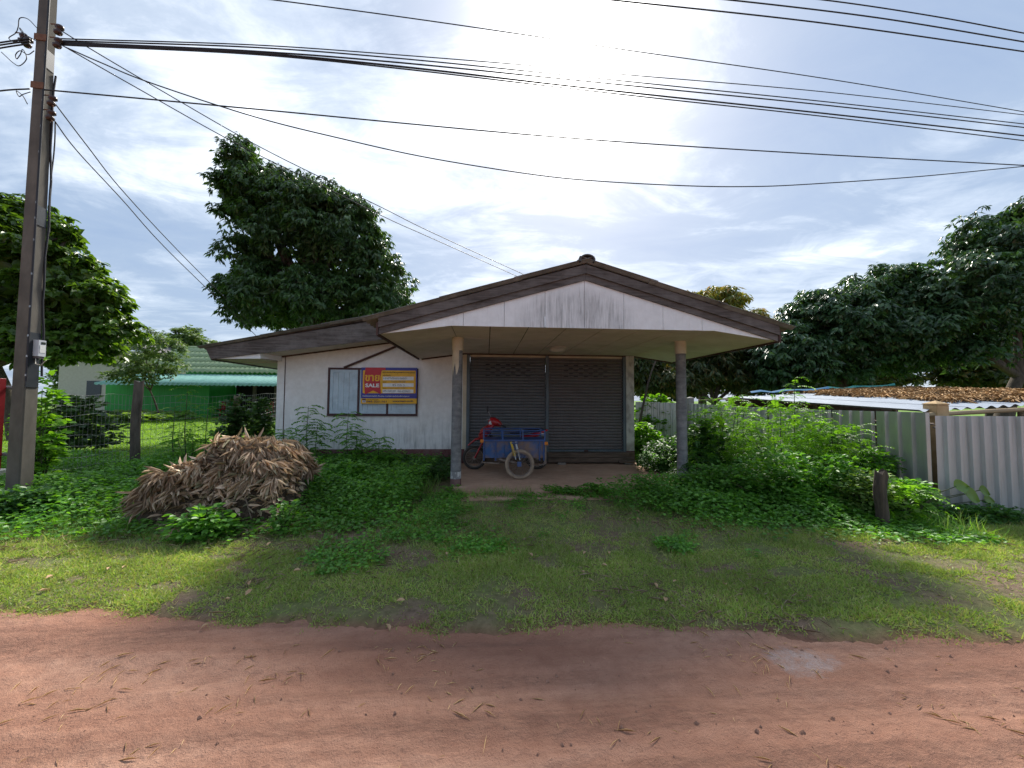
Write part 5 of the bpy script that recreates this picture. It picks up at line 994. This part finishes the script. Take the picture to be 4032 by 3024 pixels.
shrub('weed_bush', 'leafy pale green weeds round the rotten stump', 3420, 5.15, .46, .34, .72, ML_pale, 260, 'broad', .065, .04, py=1950)
shrub('weed_bush', 'leafy weeds crowding the metal fence corner behind the stump', 3560, 5.22, .45, .22, .62, ML_lush, 220, 'broad', .075, .05, py=1950)
shrub('weed_bush', 'lush waist-high weeds in front of the feathery bushes', 3060, 5.75, .9, .45, .95, ML_lush, 420, 'broad', .075, .05, py=1900)
shrub('weed_bush', 'lush weeds along the side fence between bushes and stump', 3300, 5.5, .6, .4, .85, ML_lush, 300, 'broad', .07, .048, py=1900)
shrub('weed_bush', 'lush low weeds at the right column foot', 2830, 6.2, .8, .45, .6, ML_lush, 320, 'broad', .07, .05, py=1900)
# left side
shrub('leaf_shrub', 'dark shrub mass between the power pole and the green wall', 300, 12.0, 1.25, .9, 1.75, ML_longan, 420, 'broad', .15, .10, py=1600)
shrub('vine_bush', 'yellow green vine climbing beside the meter on the pole', 172, 6.9, .28, .25, 2.35, ML_bright, 120, 'broad', .10, .085, py=1500)
shrub('vine_bush', 'vine wrapped over the round fence post by the veranda', 930, 13.0, .62, .4, 1.85, ML_longan, 200, 'broad', .13, .11, py=1600)
shrub('vine_bush', 'leafy vine screen against the veranda beside the white corner', 1030, 14.5, .55, .4, 1.7, ML_longan, 170, 'broad', .13, .11, py=1600)
shrub('leucaena_bush', 'feathery green bush on the wire fence before the green wall', 760, 8.6, .75, .5, .95, ML_lush, 260, tall=((740, 1520), (690, 1600), (820, 1590)), py=1700)
shrub('weed_bush', 'dark leafy weeds left of the white wall corner', 980, 8.7, .7, .5, .62, ML_weedd, 320, 'broad', .085, .055)
shrub('weed_bush', 'leafy green weeds before the maroon plinth right of the dry pile', 1370, 7.2, .55, .45, .50, ML_lush, 360, 'broad', .085, .065)
shrub('weed_bush', 'leafy weeds growing from the front of the dry leaf pile', 800, 4.75, .34, .25, .40, ML_lush, 130, 'broad', .075, .05, py=2000)
shrub('weed_bush', 'fresh green shoots poking through the right of the dry leaf pile', 1120, 4.95, .18, .15, .42, ML_lush, 30, 'broad', .07, .045, py=1950)
shrub('weed_bush', 'low dark weeds covering the foot of the power pole', 60, 5.75, .7, .4, .42, ML_weedd, 360, 'broad', .075, .055, py=1950)
for px, pt, Y, n_, lab in ((1215, 1600, 8.9, 70, 'tallest feathery sapling against the left of the white wall'), (1372, 1625, 9.0, 70, 'feathery sapling rising under the left window shutter'), (1495, 1725, 8.6, 50, 'short feathery sapling below the sale sign'), (1120, 1690, 9.0, 60, 'feathery sapling beside the white wall corner')):
    shrub('leucaena_sapling', lab, px, Y, .36, .25, .42, ML_lush, n_, 'pinnate', .085, .034, (.28, .42), 'sapling', tall=((px, pt), (px+35, pt+70)))
# large-leaved plant at the road-side fence
bl = on_z(3770, 2090, -.08); bp_ = thing('taro_plant', 'large leaved green plant with one yellow leaf against the grey fence', 'plant', (bl.x, 4.95, -.08))
for i, (px, py, L_, ang, yel) in enumerate(((3765, 1915, .20, .3, 0), (3700, 1948, .17, 2.9, 0), (3805, 1945, .24, -.3, 0), (3860, 1930, .17, -.2, 0), (3890, 2010, .26, -.9, 1), (3880, 1968, .15, .1, 0), (3820, 2035, .2, -.5, 0))):
    c = at_y(px, py, 4.95+.03*i); b = MB(); 
    b.tube(catmull([Vector((bl.x+.02*i-.05, 5.0, -.1)), Vector((bl.x, 5.0, c.z*.5)), c], 4), .006, 5); lo_ = b.build('petiole', m_stem, bp_)
    d = Vector((math.cos(ang), -.25, math.sin(ang)-.25)).normalized(); P = []; nu, nv = 7, 5; s = d.cross(Vector((0, -.9, .45))).normalized(); nv_ = s.cross(d); b = MB()
    for u in range(nu):
        t_ = u/(nu-1); w = L_*.48*math.sin(math.pi*(.12+.88*t_)**.75)*(1 if u < nu-1 else .02)
        for v in range(nv): k = (v/(nv-1)-.5)*2; P.append(c+d*(L_*(t_-.15))+s*(w*k)+nv_*(L_*(.18*abs(k)-.25*t_*t_)))
    b.add(P, [(u*nv+v, u*nv+v+1, (u+1)*nv+v+1, (u+1)*nv+v) for u in range(nu-1) for v in range(nv-1)], True); lf_ = b.build('leaf', ML_pale if not yel else M_leaf('yellow_leaf', [(.42, .42, .04), (.46, .46, .05)], .45, .4, (1.2, 1.2, .5)), bp_)
    if yel: lf_['label'] = 'yellowed drooping leaf'
shrub('weed_bush', 'weeds at the foot of the road-side grey fence', 3860, 4.95, .95, .2, .24, ML_weedd, 260, 'broad', .06, .035, py=2080)

# dry leaf pile
pc = on_z(868, 2060, -.08); py_ = pc.y+.42; px_ = at_y(908, 1900, py_).x
pile = thing('dry_leaf_pile', 'heap of cut branches with drooping dry brown leaves on the verge', 'leaf pile', (px_, py_, -.08))
def pile_h(x, y):
    u = (x-px_)/.93; v = (y-py_-.05)/.62; p = np.interp(u, [-1, -.92, -.7, -.4, -.1, .25, .6, .85, .95, 1], [.18, .44, .54, .62, .76, .78, .75, .72, .60, .25])*(np.abs(u) < 1)
    return p*np.clip(1-np.abs(v)**4, 0, 1)**.7*np.clip(.30+1.25*fbm(x, y, 1.9, 47, 3), .35, 1.15)
ML_dry = M_leaf('dry_leaf', [(.13, .092, .062), (.24, .175, .12), (.33, .26, .19), (.19, .115, .07), (.12, .12, .07), (.40, .33, .25), (.30, .22, .15), (.09, .062, .042)], .75, .2, (1.1, 1.0, .8), .2, 2.5)
nt = 240; U = RNG.uniform(-1, 1, (nt, 2)); TX = px_+U[:, 0]*.86; TY = py_+.05+U[:, 1]*.56; TZ = gz(TX, TY)+pile_h(TX, TY)+RNG.uniform(.02, .20, nt); m = 40; ii = np.repeat(np.arange(nt), m); n = len(ii)
hd = rdir(n, -.1, .1); ld = nrm(hd*RNG.uniform(.15, .95, (n, 1))+np.repeat(RNG.normal(0, .42, (nt, 3)), m, 0)+RNG.normal(0, .2, (n, 3))+np.array([0, -.1, -.72])); T = np.stack([TX, TY, TZ], 1)
Pp = T[ii]+hd*.03+np.array([0, 0, 1.])*RNG.uniform(-.05, .03, (n, 1)); okk = Pp[:, 2] > -.05
leafobj('drooping_leaves', ML_dry, pile, Pp[okk], ld[okk], hd[okk]+np.array([0, -.4, .3])+RNG.normal(0, .45, (int(okk.sum()), 3)), RNG.uniform(.12, .27, n)[okk], RNG.uniform(.016, .036, n)[okk], 'T6')
n = 3000; U = rdir(n, -.2, .2)[:, :2]*RNG.uniform(0, 1, (n, 1))**.5; X = px_+.35+U[:, 0]*.95; Y_ = py_-.30+U[:, 1]*.62; Z = gz(X, Y_)+pile_h(X, Y_)*.95+RNG.uniform(.01, .06, n); leafobj('leaf_litter', ML_dry, pile, np.stack([X, Y_, Z], 1), rdir(n, -.3, .2)+np.array([0, -.2, -.1]), rdir(n, .3, 1), RNG.uniform(.09, .19, n), RNG.uniform(.03, .06, n), 'T6')
nx_ = 40; gxs = np.linspace(px_-1.3, px_+1.3, nx_); gys = np.linspace(py_-.65, py_+.95, 30); Xg, Yg = np.meshgrid(gxs, gys); Zg = gz(Xg, Yg)-.08+pile_h(Xg, Yg)*.78
i = (np.arange(29)[:, None]*nx_+np.arange(nx_-1)[None]).ravel(); me = np_mesh('brush_core', np.stack([Xg, Yg, Zg], -1).reshape(-1, 3), np.stack([i, i+1, i+nx_+1, i+nx_], 1).ravel(), np.full(len(i), 4), True); o = link('brush_core', me, M('gap_shade_brush', (.06, .045, .03), (.14, .10, .07), scale=22, rough=1, bump=1, bdist=.05, kind='World'), pile); o.location = -wloc(pile)  # dark sheet under the tufts, its colour standing in for shade in gaps
m_twig = M('dry_twig', (.16, .115, .08), (.26, .20, .15), scale=9, rough=.9)
for k in range(26):
    a = random.uniform(0, 6.28); x, y = px_+random.uniform(-.9, .9), py_+random.uniform(-.45, .35); z = float(gz(x, y)+pile_h(x, y)); l = random.uniform(.3, .7); dx, dy = math.cos(a)*l, math.sin(a)*l*.6; z2 = float(gz(x+dx, y+dy)+pile_h(x+dx, y+dy))
    MB().tube([(x, y, z+.03), (x+dx*.5, y+dy*.5, (z+z2)/2+.12), (x+dx, y+dy, z2+.10)], [.012, .010, .006], 5).build('twig', m_twig, pile)

# ------------------------------------------------------------------ ground cover, grass, litter
def cover(name, label, n, xr, yr, hf, mat, ls, lw, mask, tilt=.35, tmpl='T6'):
    X = RNG.uniform(xr[0], xr[1], n); Y = RNG.uniform(yr[0], yr[1], n); k = mask(X, Y); X, Y = X[k], Y[k]; n = len(X); h = hf(X, Y); Z = gz(X, Y)+h*(RNG.uniform(0, 1, n)**.6)+.008
    d = rdir(n, -.15, .45); P = np.stack([X, Y, Z], 1); o = leafobj(name, mat, None, P, d, nrm(np.array([0, 0, 1.])+RNG.normal(0, tilt, (n, 3))), RNG.uniform(.6, 1.3, n)*ls, RNG.uniform(.8, 1.2, n)*lw, tmpl)
    o['kind'] = 'stuff'; o['label'] = label; o['category'] = 'weeds'; return o
U01 = lambda X: RNG.uniform(0, 1, len(X))
notpile = lambda X, Y: pile_h(X, Y) < .06
hl = lambda X, Y: (.05+.36*sstep(4.9, 6.6, Y+.35*(fbm(X, Y, .8, 61)-.5)*2))*(.55+.9*fbm(X, Y, 1.4, 51))
cover('weeds', 'dense leafy weeds between the power pole and the white wall', 60000, (-10.5, -1.1), (4.5, 9.35), hl, ML_lush, .065, .042, lambda X, Y: notpile(X, Y) & (U01(X) < sstep(4.5, 5.5, Y+.9*(fbm(X, Y, .9, 63)-.5)-.15*sstep(-3.0, -2.0, X))))
def tallgrass(label, n, xr, yr, hf, wd, mask, mat):
    X = RNG.uniform(xr[0], xr[1], n); Y = RNG.uniform(yr[0], yr[1], n); k = mask(X, Y) & notpile(X, Y); X, Y = X[k], Y[k]; n = len(X); d = nrm(np.array([0, 0, 1.])+RNG.normal(0, .38, (n, 3)))
    o = leafobj('grass', mat, None, np.stack([X, Y, gz(X, Y)-.01], 1), d, rdir(n, -.3, .3), hf(X, Y)*RNG.uniform(.5, 1.3, n), wd*RNG.uniform(.7, 1.3, n), 'G5'); o['label'] = label; o['category'] = 'grass'
ML_tall = M_leaf('tall_grass', [(.05, .11, .022), (.075, .15, .028), (.11, .19, .04), (.16, .17, .07)], .5, .4, (1.4, 1.5, .45), .3, 2.0)
tallgrass('tall grass blades standing among the weeds left of the porch', 16000, (-9.5, -.9), (4.7, 9.0), lambda X, Y: .10+.30*fbm(X, Y, 1.1, 151)*sstep(4.6, 6.5, Y), .010, lambda X, Y: RNG.uniform(0, 1, len(X)) < sstep(.42, .62, fbm(X, Y, 1.0, 153)), ML_tall)
tallgrass('tall grass blades standing among the weeds right of the porch', 12000, (2.0, 6.4), (4.3, 8.5), lambda X, Y: .08+.26*fbm(X, Y, 1.1, 155), .009, lambda X, Y: (RNG.uniform(0, 1, len(X)) < sstep(.42, .62, fbm(X, Y, 1.0, 157))) & ~((X < 3.9) & (Y > 6.65)), ML_tall)
tallgrass('grass tufts sprouting along the porch edge', 2600, (-.9, 4.1), (6.45, 6.78), lambda X, Y: .08+.14*fbm(X, Y, 2, 159), .007, lambda X, Y: RNG.uniform(0, 1, len(X)) < sstep(.46, .6, fbm(X, Y*0, 1.7, 161)), ML_tall)
cover('weeds', 'taller dark weeds in the strip along the house wall', 16000, (-6.2, -.75), (7.6, 9.45), lambda X, Y: .18+.30*fbm(X, Y, 1.2, 71), ML_weedd, .075, .048, lambda X, Y: U01(X) < .8)
hr = lambda X, Y: (.05+.30*sstep(4.4, 5.8, Y))*(.5+1.0*fbm(X, Y, 1.5, 81))
cover('weeds', 'leafy weeds spreading over the right side of the verge', 52000, (1.9, 6.2), (4.1, 9.3), hr, ML_lush, .058, .042, lambda X, Y: (X < np.interp(Y, [FCy, FARy], [FCx-.1, FARx-.1])) & ~((X < 3.9) & (Y > 6.65)) & (U01(X) < sstep(2.0, 3.9, X+.8*(fbm(X, Y, .9, 83)-.5)+.5*(Y-5))*sstep(4.1, 5.2, Y+.35*(X-4)*.6+.8*(fbm(X, Y, 1.1, 85)-.5))))
cover('weeds', 'small creeping weeds on the bare ground before the porch', 40000, (-1.9, 3.6), (3.7, 6.55), lambda X, Y: .03+.07*fbm(X, Y, 1.8, 91), ML_lush, .042, .032, lambda X, Y: U01(X) < sstep(.50, .80, fbm(X, Y, 1.4, 93)+.08*sstep(4.3, 5.4, Y)-.12*sstep(4.3, 3.7, Y)))
cover('weeds', 'grassy tufts and sprouts along the broken porch edge', 5200, (-.75, 4.0), (6.50, 6.80), lambda X, Y: .05+.20*np.clip(fbm(X, Y, 2.2, 95)-.35, 0, 1)*2, ML_lush, .06, .03, lambda X, Y: U01(X) < sstep(.40, .62, fbm(X, Y*0, 1.6, 97)))
ML_grass = M_leaf('lawn_grass', [(.085, .130, .030), (.118, .170, .036), (.148, .20, .045), (.22, .195, .11), (.098, .142, .03), (.065, .098, .025), (.18, .138, .082), (.125, .175, .04), (.165, .195, .062), (.15, .11, .07)], .5, .35, (1.35, 1.4, .5), .3, 2.9)
ML_grass2 = M_leaf('rough_grass', [(.065, .108, .027), (.088, .132, .032), (.125, .172, .044), (.19, .158, .092), (.075, .113, .027), (.13, .165, .046), (.15, .105, .065)], .5, .35, (1.35, 1.4, .5), .3, 2.9)
def bare(X, Y): return np.clip(2.6*(fbm(X, Y*1.6, .8, 101)-.50)+2.2*(fbm(X, Y*1.4, 3.2, 103)-.52)+.12, 0, 1)
def grass(name, label, n, xr, yr, hf, wf_, dens, mat, tmpl):
    X = RNG.uniform(xr[0], xr[1], n); Y = RNG.uniform(yr[0], yr[1], n); k = (U01(X) < dens(X, Y)) & notpile(X, Y); X, Y = X[k], Y[k]; n = len(X); d = nrm(np.array([0, 0, .75])+RNG.normal(0, .75, (n, 3))*np.array([1, 1, .25])); h = hf(X, Y)*RNG.uniform(.5, 1.3, n)
    o = leafobj(name, mat, None, np.stack([X, Y, gz(X, Y)-.005], 1), d, rdir(n, -.3, .3), h, wf_*RNG.uniform(.7, 1.3, n), tmpl); o['kind'] = 'stuff'; o['label'] = label; o['category'] = 'grass'
eg = lambda X, Y: sstep(-.10, .50, Y-edge_y(X)+.75*(fbm(X, Y, 2.0, 111)-.5)+.3*(fbm(X, Y, 9, 112)-.5))
grass('grass', 'short sunlit and shaded lawn grass along the road', 500000, (-7.4, 7.8), (2.25, 4.7), lambda X, Y: .022+.055*fbm(X, Y, 1.5, 113)**1.5, .0068, lambda X, Y: eg(X, Y)*np.clip(1-1.9*bare(X, Y), .05, 1), ML_grass, 'G5')
grass('grass', 'rougher grass between the lawn and the weeds', 190000, (-10, 8), (4.3, 7.2), lambda X, Y: .04+.07*fbm(X, Y, 1.3, 115), .009, lambda X, Y: np.clip(1-1.5*bare(X, Y+7), .10, 1)*np.where((X > -.7) & (X < 3.9) & (Y > 6.68), 0, 1)*np.where((X > -1.2) & (X < 3.4) & (Y > 6.2), .18, 1), ML_grass2, 'G3')
ML_sun = M_leaf('back_lawn_grass', [(.12, .22, .03), (.16, .27, .04), (.20, .30, .05)], .5, .4, (1.4, 1.4, .4), .3)
grass('grass', 'bright sunlit lawn before the green house', 90000, (-30, -5.5), (9.6, 24), lambda X, Y: np.full(len(X), .07), .035, lambda X, Y: np.ones(len(X)), ML_sun, 'G3')
grass('grass', 'sunlit grass behind the house on the right', 20000, (2.5, 9), (9.8, 16), lambda X, Y: np.full(len(X), .14), .03, lambda X, Y: np.where((X < 4) & (Y < 16), .3, 1), ML_grass2, 'G3')
# creeping plant along the green wall
cover('weeds', 'pale creeping vine bed along the foot of the green wall', 5000, (-27, -15), (20.5, 23), lambda X, Y: .25+.3*fbm(X, Y, .7, 7), ML_pale, .30, .26, lambda X, Y: U01(X) < sstep(-16, -19, X))
# straw on the road
n = 2200; X = RNG.uniform(-3.4, 3.6, n); Y = RNG.uniform(1.0, 2.75, n); k = (U01(X) < .06+.9*sstep(.54, .70, fbm(X, Y, 3.0, 121))) & (Y < edge_y(X)+.05); X, Y = X[k], Y[k]; n = len(X)
ML_straw = M_leaf('road_straw', [(.42, .29, .15), (.50, .38, .22), (.34, .22, .12)], .7, .1, (1, 1, .8), .3, 1.7)
o = leafobj('straw', ML_straw, None, np.stack([X, Y, np.maximum(rz(X, Y), gz(X, Y))+.007], 1), rdir(n, -.06, .1), np.tile([0, 0, 1.], (n, 1)), RNG.uniform(.03, .12, n), RNG.uniform(.002, .0038, n), 'T4'); o['label'] = 'scattered bits of dry straw lying on the dirt road'; o['category'] = 'straw'
# crumbs of earth
n = 2000; X = RNG.uniform(-4, 4.2, n); Y = RNG.uniform(.9, 2.8, n); k = (U01(X) < .15+.85*sstep(.5, .68, fbm(X*.4, Y, 2.6, 125))) & (Y < edge_y(X)); X, Y = X[k], Y[k]; b = MB()
for x, y, z in zip(X, Y, rz(X, Y)):
    r = .003+.012*random.random()**4; a = random.random()*3; P = [(x+r*math.cos(a+q*1.57)*random.uniform(.7, 1.2), y+r*math.sin(a+q*1.57)*random.uniform(.7, 1.2), z+r*.2) for q in range(4)]+[(x, y, z+r*1.1)]; b.add(P, [(0, 1, 4), (1, 2, 4), (2, 3, 4), (3, 0, 4)])
o = b.build('pebbles', M('earth_crumb', (.22, .115, .078), (.33, .185, .13), scale=60, rough=.95, kind='World')); tag(o, 'small crumbs of red earth strewn over the road', 'pebbles', kind='stuff')
# fallen leaves
lfm = []
for q in range(3):
    t_, fs = TMPL['T6']; b = MB(); b.add([(x*.05, y*.11, z*.11+.02*abs(x)+(.015 if q == 1 else 0)*y) for x, y, z in t_], fs); me = b.mesh('fallen_leaf'); me.materials.append(M_leaf('fallen_leaf_brown', [(.30, .19, .11), (.40, .28, .18)], .75, .15, (1, 1, .8), .2)); lfm.append(me)
spots = [(320, 2130), (260, 2175), (180, 2280), (440, 2235), (620, 2115), (480, 2240), (965, 2350), (905, 2360), (1185, 2245), (845, 2255), (1595, 2365), (1760, 2185), (1535, 2460), (790, 2452), (1520, 2190), (1050, 2150), (2290, 2255), (2370, 2225), (2400, 2175), (2850, 2305), (2650, 2293), (2590, 2315), (2620, 2370), (2310, 2175), (2505, 2040), (2500, 2010), (2080, 2180), (150, 2330), (3200, 2355), (980, 2290)]
ORD = 'first second third fourth fifth sixth seventh eighth ninth tenth eleventh twelfth thirteenth fourteenth fifteenth sixteenth seventeenth eighteenth nineteenth twentieth twenty-first twenty-second twenty-third twenty-fourth twenty-fifth twenty-sixth twenty-seventh twenty-eighth twenty-ninth thirtieth'.split()
spots.sort()
for i, (px, py) in enumerate(spots):
    p = on_z(px, py, -.05); o = bpy.data.objects.new('fallen_leaf', lfm[i % 3]); COL.objects.link(o); o.location = (p.x, p.y, float(gz(p.x, p.y))+.03); o.rotation_euler = (random.uniform(-.3, .5), random.uniform(-.4, .4), random.uniform(0, 6.28)); s = random.uniform(.4, .85); o.scale = (s, s, s); tag(o, ('leftmost' if i == 0 else 'rightmost' if i == len(spots)-1 else ORD[i])+' curled dry leaf '+('' if i in (0, len(spots)-1) else 'counting from the left, ')+'lying on the verge grass', 'fallen leaf', 'dry leaves scattered on the grass')

# dead stems and clippings on the verge
n = 9000; X = RNG.uniform(-5.5, 6.2, n); Y = RNG.uniform(2.5, 6.4, n); k = (U01(X) < sstep(.52, .68, fbm(X, Y*1.5, 1.0, 171))) & notpile(X, Y) & (Y > edge_y(X)+.1); X, Y = X[k], Y[k]; n = len(X)
o = leafobj('clippings', M_leaf('dead_stem', [(.16, .115, .075), (.24, .18, .12), (.12, .08, .055), (.30, .24, .17)], .8, .1, (1, 1, .8), .2, 1.9), None, np.stack([X, Y, gz(X, Y)+RNG.uniform(.01, .045, n)], 1), rdir(n, -.15, .2), rdir(n, .4, 1), RNG.uniform(.04, .16, n), RNG.uniform(.004, .012, n), 'T4'); o['label'] = 'brown dead stems and clippings strewn over the verge'; o['category'] = 'plant litter'
